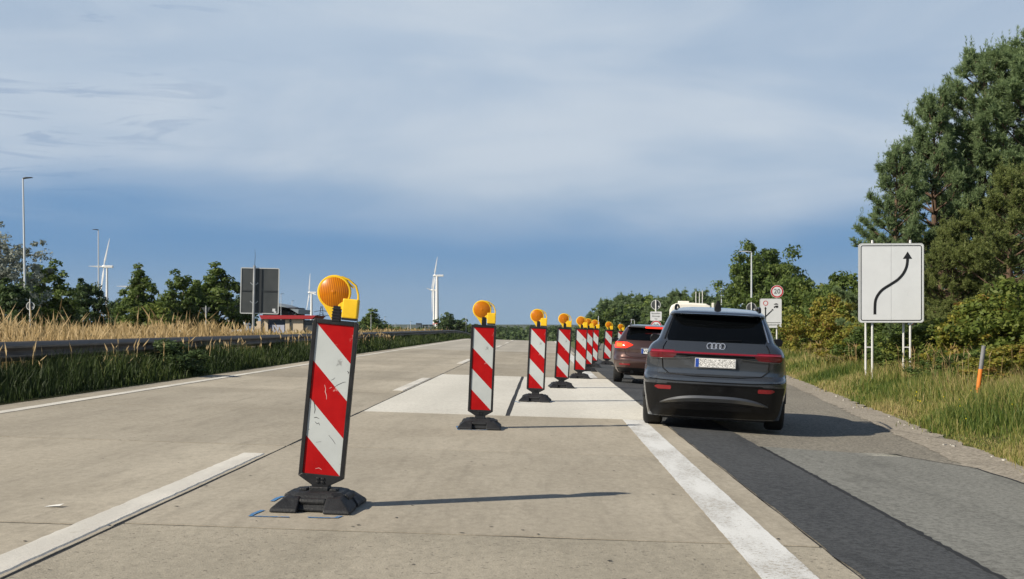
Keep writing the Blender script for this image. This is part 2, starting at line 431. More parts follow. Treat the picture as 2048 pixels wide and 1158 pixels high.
sheet('lane_line', lambda Y: [-6.72 + je(Y), -6.55 + jf(Y)], list(np.arange(0, 150, .5)), M_DASH, .006)
for k in range(8):
    a = -5.95 + 18.1 * k; h = .008
    if a > 125: break
    mb = MB(); n = 60; J = [(rnd.uniform(-.006, .006), rnd.uniform(-.006, .006)) for _ in range(n + 1)]
    if k: J[-1] = J[0] = (0, 0)
    rows = []
    a0 = 24.2 - 18.12 + 18.12 * (k - 1) if k else -12
    for i in range(n + 1):
        Y = a0 + 6 * i / n; l, r = -2.75 + J[i][0], -2.545 + J[i][1]
        rows.append([(l, Y, zr(l, Y) + .0), (l + .012, Y, zr(l, Y) + h), (r - .012, Y, zr(r, Y) + h), (r, Y, zr(r, Y) + .0)])
    mb.loft(rows, closed=False)
    mb.add(rows[0], [(0, 1, 2, 3)]); mb.add(rows[-1], [(3, 2, 1, 0)])
    o = mb.obj('lane_dash', M_DASH, None); o['kind'] = 'structure'

# blue survey marks sprayed round the foot plates, oil specks and litter
M_BLUE = paint('blue_spray', 1.0, pale=(.06, .22, .48), lo=.40)
def stroke(pts, wd, name='chalk_mark', m=M_BLUE):
    mb = MB(); pts = [Vector((x, y)) for x, y in pts]; L = []; Rr = []
    for i, p in enumerate(pts):
        d = (pts[min(i + 1, len(pts) - 1)] - pts[max(0, i - 1)]).normalized(); nrm = Vector((-d.y, d.x)) * wd / 2
        for q, s in ((p + nrm, L), (p - nrm, Rr)): s.append((q.x, q.y, zr(q.x, q.y) + .005))
    n = len(pts); mb.add(L + Rr, [(i, i + 1, n + i + 1, n + i) for i in range(n - 1)])
    o = mb.obj(name, m, None, recalc=False); o['kind'] = 'structure'; return o
def ground_at(px, py):
    Y = 2640 * 1.24 / (py - 655)
    for _ in range(8):
        X = PX(px, Y); Y = FPX * (CAMH - zr(X, Y)) / (py - HZ)
    return (PX(px, Y), Y)
stroke([ground_at(*p) for p in ((526, 1023), (508, 1030), (500, 1035), (540, 1036), (578, 1037))], .03)
stroke([ground_at(*p) for p in ((615, 1037), (650, 1038), (672, 1038), (682, 1034))], .03)
stroke([ground_at(*p) for p in ((544, 1005), (556, 998), (566, 995))], .03)
stroke([ground_at(*p) for p in ((914, 853), (917, 860), (960, 861), (1000, 860))], .03)
stroke([ground_at(*p) for p in ((1030, 803), (1040, 806), (1075, 806))], .03)
# tar specks lying in the lane
V = []; F = []
for i in range(330):
    Y = 5.5 + 30 * rnd.random() ** 2; X = rnd.uniform(-6.3, 1.5); s = rnd.uniform(.002, .007) * (1 + .8 * (rnd.random() < .08)); k = rnd.randint(5, 7); el = rnd.uniform(1, 3)
    th = rnd.uniform(-.4, .4); b0 = len(V)
    if 18 < Y < 33 and X > -2.5: continue
    for j in range(k):
        an = 6.283 * j / k; rr = s * rnd.uniform(.6, 1.2); x, y = rr * math.cos(an) * el, rr * math.sin(an) * 2
        x, y = x * math.cos(th) - y * math.sin(th), x * math.sin(th) + y * math.cos(th)
        V.append((X + x, Y + y, zr(X + x, Y + y) + .005))
    F.append(tuple(range(b0, b0 + k)))
mb = MB(); mb.add(V, F); o = mb.obj('tar_specks', M_SEAL, None, recalc=False); o['kind'] = 'stuff'; o['label'] = 'dark tar specks and dirt scattered over the concrete lane'
x, y = ground_at(107, 1017); mb = MB()
mb.add([(x - .055, y - .02, zr(x, y) + .004), (x + .05, y - .03, zr(x, y) + .012), (x + .06, y + .02, zr(x, y) + .02), (x - .04, y + .03, zr(x, y) + .006)], [(0, 1, 2, 3)])
mb.add([(x - .055, y - .02, zr(x, y) + .003), (x + .05, y - .03, zr(x, y) + .011), (x + .06, y + .02, zr(x, y) + .019), (x - .04, y + .03, zr(x, y) + .005)], [(3, 2, 1, 0)])
props(mb.obj('paper_scrap', mat('scrap_paper', (.75, .74, .70), .8), None), 'small white paper scrap lying on the concrete beside the long lane dash', 'litter')

# ------------------------------------------------------------------ hills at the horizon
def ridge(y0, h, seed, base=-12, n=160, w0=4800):
    r = random.Random(seed); ph = [(r.uniform(0, 6), k * r.uniform(.8, 1.2), 1 / (k ** .6)) for k in (2, 5, 11, 23, 47, 90, 140)]
    mb = MB(); rows = [[], [], [], []]
    for i in range(n + 1):
        x = -w0 + 2 * w0 * i / n; s = sum(a * math.sin(p + k * x / w0 * 3) for p, k, a in ph)
        z = h * (.75 + .16 * s)
        rows[0].append((x, y0 - 500, base)); rows[1].append((x, y0 - 200, base + (z - base) * .72)); rows[2].append((x, y0, z)); rows[3].append((x, y0 + 400, base))
    mb.loft(rows, closed=False); o = mb.obj('hills', mat('far_forest', (.05, .07, .04), .9, var=.4, vscale=.02), None, smooth=180); o['kind'] = 'structure'
ridge(2900, 7.5, 3); ridge(4300, 14, 11)
# ------------------------------------------------------------------ vegetation
M_GRASS = leafmat('grass_blades', [(.06, .11, .018), (.14, .195, .038), (.29, .29, .075), (.47, .38, .17)], .42)
M_DGRASS = leafmat('shade_painted_grass', [(.018, .036, .008), (.035, .06, .012), (.07, .10, .02), (.15, .14, .045)], .2)  # shade of the reeds is painted into these darker greens
M_STRAW = leafmat('dry_reed', [(.28, .19, .08), (.45, .32, .145), (.62, .47, .26)], .3)
M_PINE = leafmat('pine_needles', [(.12, .18, .08), (.22, .30, .14), (.34, .43, .21)], .5)
M_PINE2 = leafmat('pine_needles_olive', [(.12, .155, .05), (.20, .24, .075), (.29, .32, .12)], .42)
M_LEAF = leafmat('green_leaves', [(.06, .10, .024), (.12, .175, .042), (.20, .255, .07)], .42)
M_LEAFD = leafmat('dark_leaves', [(.042, .072, .026), (.075, .118, .042), (.125, .175, .066)], .36)
M_YELL = leafmat('yellowing_leaves', [(.10, .14, .02), (.21, .23, .04), (.33, .29, .05), (.22, .12, .04)], .38)
M_OLIV = leafmat('olive_leaves', [(.075, .115, .022), (.14, .185, .036), (.22, .24, .055)], .38)
M_SILV = leafmat('silver_leaves', [(.18, .20, .16), (.28, .31, .26), (.40, .42, .37)], .4)
M_RUST = leafmat('brown_twigs', [(.10, .06, .035), (.16, .10, .055)], .1)
M_BARK = mat('bark', (.10, .075, .055), .9, var=.4, vscale=8, vstretch=(3, 3, .6))
M_BARKP = mat('pine_bark', (.12, .075, .05), .9, var=.4, vscale=8, vstretch=(3, 3, .6))

def blades(X, Y, Z, H, W, lean=.5):
    "three-triangle curved blades"
    n = len(X); a = rng.uniform(0, 2 * np.pi, n); d = np.stack([np.cos(a), np.sin(a), np.zeros(n)], 1)
    # blade plane faces mostly the road user so thin strips do not vanish
    b = rng.uniform(-1.0, 1.0, n); s = np.stack([np.cos(b), np.sin(b), np.zeros(n)], 1) * (W / 2)[:, None]
    base = np.stack([X, Y, Z], 1); l = lean * rng.uniform(.2, 1, n)
    mid = base + d * (H * l * .25)[:, None]; mid[:, 2] += H * .6
    tip = base + d * (H * l * .8)[:, None]; tip[:, 2] += H * (1 - .25 * l)
    V = np.stack([base - s, base + s, mid - s * .7, mid + s * .7, tip], 1).reshape(-1, 3)
    k = np.arange(n)[:, None] * 5
    F = np.concatenate([k + [0, 1, 3], k + [0, 3, 2], k + [2, 3, 4]], 1).reshape(-1, 3)
    return V, F
vG = np.vectorize(G)
def merge(parts):
    Vs = []; Fs = []; T = []; o = 0
    for V, F, t in parts: Vs.append(V); Fs.append(F + o); T.append(t); o += len(V)
    return np.concatenate(Vs), np.concatenate(Fs), np.concatenate(T)
def stuff(name, parts, m, label):
    V, F, T = merge(parts); o = link(name, npmesh(name, V, F, m, T)); o['kind'] = 'stuff'; o['label'] = label; return o
def patchy(X, Y, f=.6, s=0): return np.sin(X * f * 1.7 + s) * np.sin(Y * f + 1.3 * s) * .5 + np.sin(X * f * .6 - Y * f * .8 + s) * .5

# tall grass on the verge beside the shoulder
parts = []
for y0, y1, wid, dens, hm, wm in ((9, 16, 5, 620, 1, .010), (16, 26, 6.5, 430, 1, .013), (26, 42, 9, 210, 1.05, .019), (42, 75, 9, 80, 1.1, .032), (75, 120, 12, 22, 1.1, .06)):
    n = int((y1 - y0) * wid * dens); Y = rng.uniform(y0, y1, n); d = rng.uniform(-.12, 1, n) ** 1.0 * wid
    d = np.abs(d) * np.where(rng.random(n) < .03, .05, 1); ve = np.vectorize(edge)(Y); X = ve + d - np.where(rng.random(n) < .05, rng.uniform(0, .42, n), 0)
    H = (.08 + .32 * np.clip(d / 1.6, 0, 1) + .13 * patchy(X, Y, 1.4) + .34 * np.clip((d - 2.0) / 2, 0, 1)) * rng.uniform(.6, 1.35, n) * hm
    H = np.maximum(H, .05)
    T = np.clip(.47 + .36 * patchy(X, Y, .9, 2) + rng.normal(0, .24, n) + .42 * np.clip((d - 1.4) / 2, 0, 1) + np.where(d < .4, .2, 0), 0, 1)
    V, F = blades(X, Y, vG(X, Y) - .02, H, wm * rng.uniform(.6, 1.4, n)); parts.append((V, F, np.repeat(T, 3)))
stuff('verge_grass', parts, M_GRASS, 'tall green and straw coloured grass along the shoulder verge')
# grass in front of the guardrail on the central reservation
parts = []
for y0, y1, dens, wm in ((8, 22, 800, .013), (22, 45, 420, .02), (45, 90, 140, .038), (90, 160, 45, .06)):
    n = int((y1 - y0) * 1.35 * dens); Y = rng.uniform(y0, y1, n); d = rng.random(n) ** .8 * 1.35; X = -7.2 - d
    H = (.12 + .40 * np.clip(d / .5, 0, 1)) * rng.uniform(.6, 1.25, n) * (1 + .25 * patchy(X, Y, .8, 1))
    T = np.clip(.30 + .2 * patchy(X, Y, .7) + rng.normal(0, .18, n), 0, 1)
    V, F = blades(X, Y, vG(X, Y) - .02, H, wm * rng.uniform(.6, 1.4, n)); parts.append((V, F, np.repeat(T, 3)))
stuff('median_grass', parts, M_DGRASS, 'grass in front of the steel guardrail, with shade painted into its green')
# reed-like dry grass with plumes
def reeds(X, Y, H, W, T):
    n = len(X); Z = vG(X, Y) - .02; a = rng.uniform(0, 2 * np.pi, n); l = rng.uniform(.03, .22, n) * H
    dx, dy = np.cos(a) * l, np.sin(a) * l
    base = np.stack([X, Y, Z], 1); top = base + np.stack([dx, dy, H], 1); s = np.stack([W / 2, rng.uniform(-.4, .4, n) * W, 0 * W], 1)
    k = np.arange(n)[:, None]
    V1 = np.stack([base - s, base + s, top + s * .6, top - s * .6], 1).reshape(-1, 3); F1 = (k * 4 + [0, 1, 2, 3])
    pl = rng.uniform(.13, .26, n) * H; pw = W * rng.uniform(1.6, 3.0, n); dr = np.stack([dx * .9, dy * .9, pl], 1)
    s2 = np.stack([pw / 2, 0 * pw, 0 * pw], 1); c = top - dr * .55
    V2 = np.stack([c, c + dr * .45 + s2, c + dr * 1.25, c + dr * .45 - s2], 1).reshape(-1, 3); F2 = (k * 4 + [0, 1, 2, 3])
    lf = base + np.stack([dx * .4, dy * .4, H * rng.uniform(.25, .6, n)], 1); q = rng.uniform(0, 2 * np.pi, n); ll = rng.uniform(.15, .4, n) * H
    e1 = lf + np.stack([np.cos(q) * ll, np.sin(q) * ll, ll * rng.uniform(-.3, .7, n)], 1); m1 = (lf + e1) / 2 + np.stack([0 * q, 0 * q, ll * .2], 1)
    V3 = np.stack([lf - s * .6, m1 - s, e1, m1 + s], 1).reshape(-1, 3); F3 = (k * 4 + [0, 1, 2, 3])
    return [(V1, F1, T), (V2, F2, np.clip(T + .15, 0, 1)), (V3, F3, T)]
parts = []
for y0, y1, dens, wm in ((12, 30, 75, .009), (30, 42, 45, .013), (42, 130, 4, .022)):
    wd = 7.5; n = int((y1 - y0) * wd * dens); Y = rng.uniform(y0, y1, n); X = -8.75 - wd * rng.random(n) ** 1.4
    H = rng.uniform(.45, 1.02, n) * (1.0 + .12 * patchy(X, Y, .5)) * np.where(Y > 46, .8, 1) * np.where(rng.random(n) < .03, 1.35, 1)
    parts += reeds(X, Y, H, wm * rng.uniform(.7, 1.3, n), np.clip(.45 + .25 * patchy(X, Y, .4) + rng.normal(0, .2, n), 0, 1))
n = 230; Y = 9 + 60 * rng.random(n) ** 1.3; X = rng.uniform(-8.2, -7.7, n)                 # stray stems that lean over the rail
parts += reeds(X, Y, rng.uniform(.4, .75, n), .006 + .0002 * Y, np.clip(rng.normal(.6, .2, n), 0, 1))
n = 1700; Y = rng.uniform(14, 60, n); X = np.vectorize(edge)(Y) + rng.uniform(1.6, 7, n)   # seed heads on the verge
k = patchy(X, Y, .45, 4) > -.1; X, Y = X[k], Y[k]
parts += reeds(X, Y, rng.uniform(.5, .95, len(X)), .003 + .00015 * Y, np.clip(rng.normal(.35, .25, len(X)), 0, 1))
stuff('dry_reeds', parts, M_STRAW, 'golden dry reed grass with feathery plumes')
# green undergrowth between the reeds
parts = []
for y0, y1, dens, wm in ((12, 40, 60, .03), (40, 130, 16, .07)):
    n = int((y1 - y0) * 8 * dens); Y = rng.uniform(y0, y1, n); X = rng.uniform(-17, -8.8, n)
    V, F = blades(X, Y, vG(X, Y) - .02, rng.uniform(.35, .75, n), wm * rng.uniform(.6, 1.4, n), .8)
    parts.append((V, F, np.repeat(np.clip(rng.normal(.5, .25, n), 0, 1), 3)))
n = 26000; Y = rng.uniform(20, 130, n); X = rng.uniform(-70, -17, n)
V, F = blades(X, Y, vG(X, Y) - .02, rng.uniform(.3, .8, n), .06 + .001 * Y, .8); parts.append((V, F, np.repeat(np.clip(rng.normal(.55, .25, n), 0, 1), 3)))
stuff('undergrowth_grass', parts, M_GRASS, 'green undergrowth among the golden reeds')
# yellow flower heads and pale litter at the grass edge
parts = []; n = 18; Y = rng.uniform(15, 24, n); X = np.vectorize(edge)(Y) + rng.uniform(.3, 1.8, n); Z = vG(X, Y) + rng.uniform(.2, .4, n); r = rng.uniform(.007, .014, n)
o8 = np.array([(1, 0, 0), (0, 0, 1), (-1, 0, 0), (0, 0, -1)]); V = (np.stack([X, Y, Z], 1)[:, None, :] + o8[None] * r[:, None, None]).reshape(-1, 3)
o = link('flower_heads', npmesh('flower_heads', V, np.arange(n * 4).reshape(-1, 4), mat('yellow_petals', (.75, .6, .02), .6))); o['kind'] = 'stuff'; o['label'] = 'tiny yellow flowers in the verge grass'
def pebbles():
    mb = MB()
    for i in range(30):
        Y = 11 + 30 * rnd.random() ** 1.5; X = edge(Y) + jc(Y) + rnd.gauss(-.12, .13); s = rnd.uniform(.008, .022); z = zr(X, Y)
        a = rnd.uniform(0, 3); mb.box((X, Y, z + s * .25), (s * 2, s * 1.4, s), rot=Matrix.Rotation(a, 3, 'Z'))
    o = mb.obj('pebbles', mat('pale_stone', (.5, .48, .44), .9, var=.3, vscale=2), None); o['kind'] = 'stuff'; o['label'] = 'pale pebbles along the broken asphalt edge'
pebbles()

def leaf_cloud(centers, radii, per, size, seed, up=.25, flat=.0):
    r = np.random.default_rng(seed); n = len(centers) * per
    c = np.repeat(centers, per, 0); rad = np.repeat(radii, per)
    d = r.normal(size=(n, 3)); d /= np.linalg.norm(d, axis=1)[:, None]
    p = c + d * (rad * r.random(n) ** .45)[:, None] * np.array([1, 1, .78])
    nrm = d + r.normal(0, .7, (n, 3)) + np.array([0, 0, up]); nrm /= np.linalg.norm(nrm, axis=1)[:, None]
    a = np.cross(nrm, r.normal(size=(n, 3))); a /= np.linalg.norm(a, axis=1)[:, None]; b = np.cross(nrm, a)
    s = (size * r.uniform(.6, 1.35, n))[:, None]
    V = np.stack([p - a * s, p + b * s * .55, p + a * s, p - b * s * .55], 1).reshape(-1, 3)
    T = np.clip(np.repeat(r.normal(.5, .18, len(centers)), per) + r.normal(0, .18, n), 0, 1)
    return V, np.arange(n * 4).reshape(-1, 4), T

def decid(seed, H, Rd, th, ncl, per, size, m, shape='round', cr=.2, skew=0):
    "crown and trunk meshes of a broad-leaved tree or shrub of height H, crown radius Rd, crown from height th"
    r = np.random.default_rng(seed); rp = random.Random(seed)
    ph = r.uniform(0, 6.28, 8); cs = []; rs = []
    while len(cs) < ncl:
        d = r.normal(size=3); d /= np.linalg.norm(d)
        lob = 1 + .22 * math.sin(3 * math.atan2(d[1], d[0]) + ph[0]) * math.sin(2.5 * d[2] + ph[1]) + .16 * math.sin(5 * math.atan2(d[1], d[0]) + ph[2] + 4 * d[2])
        k = r.random() ** .38 * lob
        zc = (th + H) / 2; hz = (H - th) / 2; z = zc + d[2] * k * hz * .9
        q = (z - th) / (H - th)
        wq = {'round': 1, 'cone': max(.12, 1.25 * (1 - q) ** .8), 'egg': (1.1 - .5 * q), 'dome': min(1.15, 1.2 * (1 - q * .7))}[shape]
        if z < .1: continue
        cs.append((d[0] * k * Rd * wq + skew * q * Rd, d[1] * k * Rd * wq, z)); rs.append(Rd * cr * r.uniform(.55, 1.3))
    cs = np.array(cs); V, F, T = leaf_cloud(cs, np.array(rs), per, size, seed + 1)
    kz = H / np.percentile(V[:, 2], 99.6); kx = Rd / np.percentile(np.hypot(V[:, 0], V[:, 1]), 96); V = V * np.array([kx, kx, kz]); cs = cs * np.array([kx, kx, kz])
    crown = npmesh('crown', V, F, m, T)
    mb = MB(); tr = max(.03, H * .022); top = Vector((skew * Rd * .4, 0, H * .8))
    path = [Vector((0, 0, -.15)), Vector((rp.uniform(-.03, .03) * H, rp.uniform(-.03, .03) * H, H * .28)), top * .75 + Vector((rp.uniform(-.04, .04) * H, 0, 0)), top]
    mb.tube(path, [tr * 1.4, tr, tr * .6, tr * .2], 7)
    for i in rp.sample(range(ncl), min(14, ncl)):
        c = Vector(cs[i]); h0 = max(th * .7 + .1 * H * .2, c.z - .35 * Rd - .1 * H); f = min(.95, h0 / (H * .8)); s = top * f
        mb.tube([s, s.lerp(c, .5) + Vector((0, 0, .04 * H)), c], [tr * .5 * (1.1 - f), tr * .3, tr * .1], 5)
    return crown, mb.mesh('trunk', M_BARK, 180)

def needle_shoots(pos, dirs, lens, per, nl, nw, seed, spread=.9):
    r = np.random.default_rng(seed); n = len(pos) * per
    p = np.repeat(pos, per, 0); d = np.repeat(dirs, per, 0); L = np.repeat(lens, per)
    f = r.random(n) ** .8; b = p + d * (L * f)[:, None]
    o = r.normal(size=(n, 3)); o -= d * (o * d).sum(1)[:, None]; o /= np.linalg.norm(o, axis=1)[:, None] + 1e-6
    v = d * (.75 + .5 * f[:, None]) + o * spread; v /= np.linalg.norm(v, axis=1)[:, None]
    s = np.cross(v, r.normal(size=(n, 3))); s /= np.linalg.norm(s, axis=1)[:, None]
    l = nl * r.uniform(.7, 1.25, n)
    V = np.stack([b - s * nw / 2, b + s * nw / 2, b + v * l[:, None]], 1).reshape(-1, 3)
    T = np.clip(np.repeat(r.normal(.45, .16, len(pos)), per) + .25 * (f - .5) + r.normal(0, .12, n), 0, 1)
    return V, np.arange(n * 3).reshape(-1, 3), T

def pine(seed, H, Rd, m, base=.12, dens=1.0, per=15, nl=.115, nw=.026, power=.85):
    r = np.random.default_rng(seed); rp = random.Random(seed); mb = MB(); ps = []; ds = []; ls = []
    tr = H * .018; mb.tube([(0, 0, -.2), (.02 * H * rp.uniform(-1, 1), .02 * H * rp.uniform(-1, 1), H * .5), (0, 0, H * .97)], [tr * 1.3, tr * .8, tr * .12], 8)
    h = base * H
    while h < H * .97:
        q = (h / H - base) / (1 - base); L = Rd * ((1 - q) ** power) * (.85 if q < .08 else 1) + .12 * Rd
        nb = rp.randint(5, 7); a0 = rp.uniform(0, 6.28)
        for k in range(nb):
            a = a0 + 6.283 * k / nb + rp.uniform(-.3, .3); l = L * rp.uniform(.5, 1.35); el = .06 + .62 * q + rp.uniform(-.14, .14)
            d0 = Vector((math.cos(a) * math.cos(el), math.sin(a) * math.cos(el), math.sin(el)))
            pts = [Vector((0, 0, h)) + d0 * l * s + Vector((0, 0, .22 * l * s * s)) for s in (0, .35, .7, 1)]
            mb.tube(pts, [tr * .42 * (1.1 - q), tr * .3 * (1.1 - q), tr * .17, tr * .06], 4, caps=False)
            ns = max(4, int(l * 8.5 * dens))
            for j in range(ns):
                s = rp.uniform(.3, 1) ** .65; i = min(2, int(s * 3)); c = pts[i].lerp(pts[i + 1], min(1, max(0, (s - (0, .35, .7)[i]) / .35)))
                if j < 2: s = 1; c = pts[3]
                sd = Vector((-math.sin(a), math.cos(a), 0)) * rp.choice((-1, 1)); tw = l * (.42 * (1.1 - s) + .05) * rp.uniform(.15, 1)
                dirv = (d0 * rp.uniform(.3, .9) + sd * rp.uniform(.1, .9) + Vector((0, 0, rp.uniform(-.05, .55)))).normalized()
                e = c + dirv * tw
                mb.tube([c, e], [tr * .09, tr * .05], 3, caps=False)
                for k2 in range(rp.randint(7, 11)):                   # a round tuft of shoots on every twig
                    sh = (dirv * .45 + Vector((rp.gauss(0, .6), rp.gauss(0, .6), rp.gauss(.38, .45)))).normalized()
                    ps.append(e - dirv * rp.uniform(0, .12)); ds.append(sh); ls.append(rp.uniform(.12, .26) * (1.2 if q > .5 else 1))
                if rp.random() < (.45 if q > .4 else .08):            # upright candles
                    ps.append(e); ds.append(Vector((rp.uniform(-.15, .15), rp.uniform(-.15, .15), 1)).normalized()); ls.append(rp.uniform(.4, .7))
        h += rp.uniform(.48, .72) * (1 - .4 * q) * H / 10
    for k in range(16):                                              # candles at the tip
        a = rp.uniform(0, 6.28); ps.append(Vector((math.cos(a) * .15, math.sin(a) * .15, H * rp.uniform(.9, .98)))); ds.append(Vector((math.cos(a) * .3, math.sin(a) * .3, 1)).normalized()); ls.append(rp.uniform(.3, .5))
    V, F, T = needle_shoots(np.array(ps), np.array(ds), np.array(ls), per, nl, nw, seed)
    return npmesh('crown', V, F, m, T), mb.mesh('trunk', M_BARKP, 180)

def plant(name, meshes, loc, label, cat='tree', rz=0., sc=1., group=None, parts=('crown', 'trunk')):
    o = thing(name, label, cat, loc, (0, 0, rz), group); o.scale = (sc,) * 3 if not isinstance(sc, tuple) else sc
    for n, me in zip(parts, meshes): link(n, me, o)
    return o
def at(px, Y, dz=0): X = PX(px, Y); return (X, Y, G(X, Y) + dz)
def fit(px, pytop, Y, H):
    "scale for a plant of height H so that its top stands at row pytop"
    X = PX(px, Y); return (P(px, pytop, Y).z - G(X, Y)) / H

# pines beside the sign
pa, pb, pc = pine(21, 10, 2.5, M_PINE), pine(22, 10, 2.9, M_PINE, base=.08), pine(23, 7, 2.8, M_PINE2, base=.06)
PG = 'pines on the verge'
for me, px, py, Y, rz, wx, lab in (
        (pa, 1795, 268, 44, .4, .9, 'small pine rising above the arrow board, its lowest branch reaching out over the road'),
        (pb, 1868, 160, 46, 1.9, .8, 'slender topped pine between the small pine and the tallest pines'),
        (pb, 1975, 66, 47, 3.4, .95, 'tall blue-green pine with candle shoots against the sky'),
        (pa, 2062, 30, 46, 5.0, 1.1, 'tallest pine, cut off by the edge of the picture'),
        (pc, 1905, 440, 40, .8, .9, 'low olive pine standing in front of the tall pines behind the arrow board'),
        (pc, 2025, 330, 38.5, 2.7, .9, 'olive pine with a bare curved branch in front of the tallest pine'),
        (pb, 1930, 300, 52, 2.2, .8, 'shaded pine filling the gap behind the tall pines'),
        (pa, 2110, 240, 41, 1.2, 1.0, 'bushy pine beside the post at the edge of the picture'),
        (pa, 1800, 470, 41, 3.0, .8, 'young dark pine half hidden by the arrow board')):
    H = 7.4 if me is pc else 10.6
    f = fit(px, py, Y, H); plant('pine_tree', me, at(px, Y), lab, 'tree', rz, (f * wx, f * wx, f), PG)
# low dead branches under the pines
def dead(seed):
    r = random.Random(seed); mb = MB()
    for i in range(26):
        a = r.uniform(0, 6.28); l = r.uniform(.8, 2.0); z = r.uniform(.8, 3.2)
        p0 = Vector((0, 0, z)); p1 = p0 + Vector((math.cos(a) * l * .5, math.sin(a) * l * .5, r.uniform(-.05, .25))); p2 = p0 + Vector((math.cos(a + .2) * l, math.sin(a + .2) * l, r.uniform(-.3, .3)))
        mb.tube([p0, p1, p2], [.025, .015, .005], 4)
        for k in range(3):
            q = p1.lerp(p2, r.random()); mb.tube([q, q + Vector((r.uniform(-.35, .35), r.uniform(-.35, .35), r.uniform(-.2, .2)))], [.008, .003], 3)
    mb.tube([(0, 0, -.1), (0, 0, 3.4)], [.11, .06], 7)
    return mb
for px, Y, lab in ((1880, 42.5, 'bare dead pine stem in the gap under the tall pines'), (1990, 42, 'bare dead pine stem with brittle twigs behind the olive pine')):
    o = thing('dead_tree', lab, 'tree', at(px, Y), (0, 0, px)); dead(px).obj('trunk', M_BARKP, o, 180)
# shrubs along the verge
sh = [decid(31, 3.0, 2.0, .05, 130, 90, .07, M_OLIV, 'egg', .16), decid(32, 3.0, 2.1, .05, 130, 90, .065, M_YELL, 'dome', .15), decid(33, 3.0, 1.9, .05, 130, 90, .07, M_LEAF, 'egg', .16)]
SHG = 'shrubs along the verge'
for k, px, py, Y, s, rz, lab in (
        (2, 1590, 560, 74, 1.0, 0, 'tall dense green shrub behind the lane change board'),
        (0, 1640, 570, 72, 1.05, 1, 'bushy olive shrub behind the yellowing one'),
        (1, 1665, 592, 58, 1.0, 2, 'yellowing shrub with reddish leaves short of the arrow board'),
        (2, 1700, 548, 66, 1.1, 3, 'green shrub reaching up behind the edge of the arrow board'),
        (0, 1605, 600, 78, .9, 4, 'round olive shrub behind the golden grass past the queue'),
        (2, 1770, 640, 42, 1.0, 5, 'dark green shrub between the posts of the arrow board'),
        (1, 1720, 650, 44, .85, .5, 'low yellow-green shrub beside the post of the arrow board'),
        (2, 1840, 650, 38, 1.0, 1.5, 'green shrub just past the arrow board'),
        (0, 1900, 640, 34, 1.0, 2.5, 'olive shrub in the shade under the low pine'),
        (1, 1985, 590, 32.5, 1.0, 3.5, 'bright yellow-green shrub above the marker post'),
        (0, 2060, 560, 31, 1.15, 4.5, 'tall olive shrub at the edge of the picture'),
        (1, 2050, 690, 27, .8, 5.5, 'low yellow shrub beside the marker post'),
        (2, 1940, 700, 30, .8, .9, 'small green shrub behind the marker post')):
    f = fit(px, py, Y, 3.0); plant('shrub', sh[k], at(px, Y), lab, 'shrub', rz, (max(f, s * .8), max(f, s * .8), f), SHG)
# the big tree and the wood beyond the queue
tb = decid(47, 9, 3.7, .4, 260, 110, .15, M_LEAF, 'round', .21)
plant('lime_tree', tb, at(1530, 125), 'big round broad-leaved tree standing behind the street lamps', 'tree', .5, fit(1530, 492, 125, 9))
wd = [decid(51, 9, 2.6, .6, 70, 60, .22, M_LEAFD, 'egg', .24), decid(52, 9, 3.0, .6, 70, 60, .22, M_LEAF, 'round', .24), pine(53, 9, 2.8, M_PINE, per=9, nl=.26, nw=.075, dens=.5)]
lots = [(1196, 625, 300, 1), (1212, 604, 290, 2), (1230, 596, 280, 0), (1250, 594, 275, 2), (1268, 592, 270, 0), (1286, 596, 265, 2), (1302, 594, 260, 1), (1322, 600, 250, 2),
        (1340, 592, 235, 0), (1358, 586, 225, 2), (1380, 592, 220, 1), (1402, 586, 215, 2), (1424, 590, 210, 0), (1446, 594, 205, 2), (1468, 585, 180, 1), (1182, 640, 310, 0), (1475, 600, 140, 0), (1220, 618, 260, 1), (1262, 615, 255, 0), (1308, 618, 240, 1), (1355, 615, 215, 0), (1415, 612, 190, 1)]
WL = ['dark tree at the foot of the wood, beside the lamp of the fifth beacon', 'pine at the edge of the wood behind the white pole next to the seventh beacon', 'dark tree behind the eighth beacon in the wood', 'pine in the wood just past the eighth beacon',
      'dark tree in the wood over the last beacon', 'pine in the wood over the brown car roof', 'round tree in the wood behind the grey disc back', 'pine in the wood beside the grey disc back and its white board', 'dark tree in the wood at the corner of the caravan roof',
      'pine sticking up behind the corner of the caravan roof', 'green tree directly behind the caravan roof hatch', 'pine behind the three white flagpoles', 'dark tree just past the three white flagpoles', 'pine behind the small lamp close to the one with the long arm',
      'tall pine at the foot of the big round tree', 'lowest dark tree at the very end of the wood', 'dark tree in front of the big round tree, behind the lamps', 'low green tree in front of the wood between the eighth and last beacons', 'low dark tree in front of the wood over the brown car',
      'low green tree in front of the wood behind the works sign', 'low dark tree right behind the caravan', 'low green tree behind the fin of the dark grey car']
for (px, py, Y, k), lab in zip(lots, WL):
    X = PX(px, Y); base = G(X, Y); s = (P(px, py, Y).z - base) / 9
    plant('woodland_tree', wd[k], (X, Y, base), lab, 'tree', px * .7, (s * 1.25, s * 1.25, s), 'trees of the wood beyond the queue')
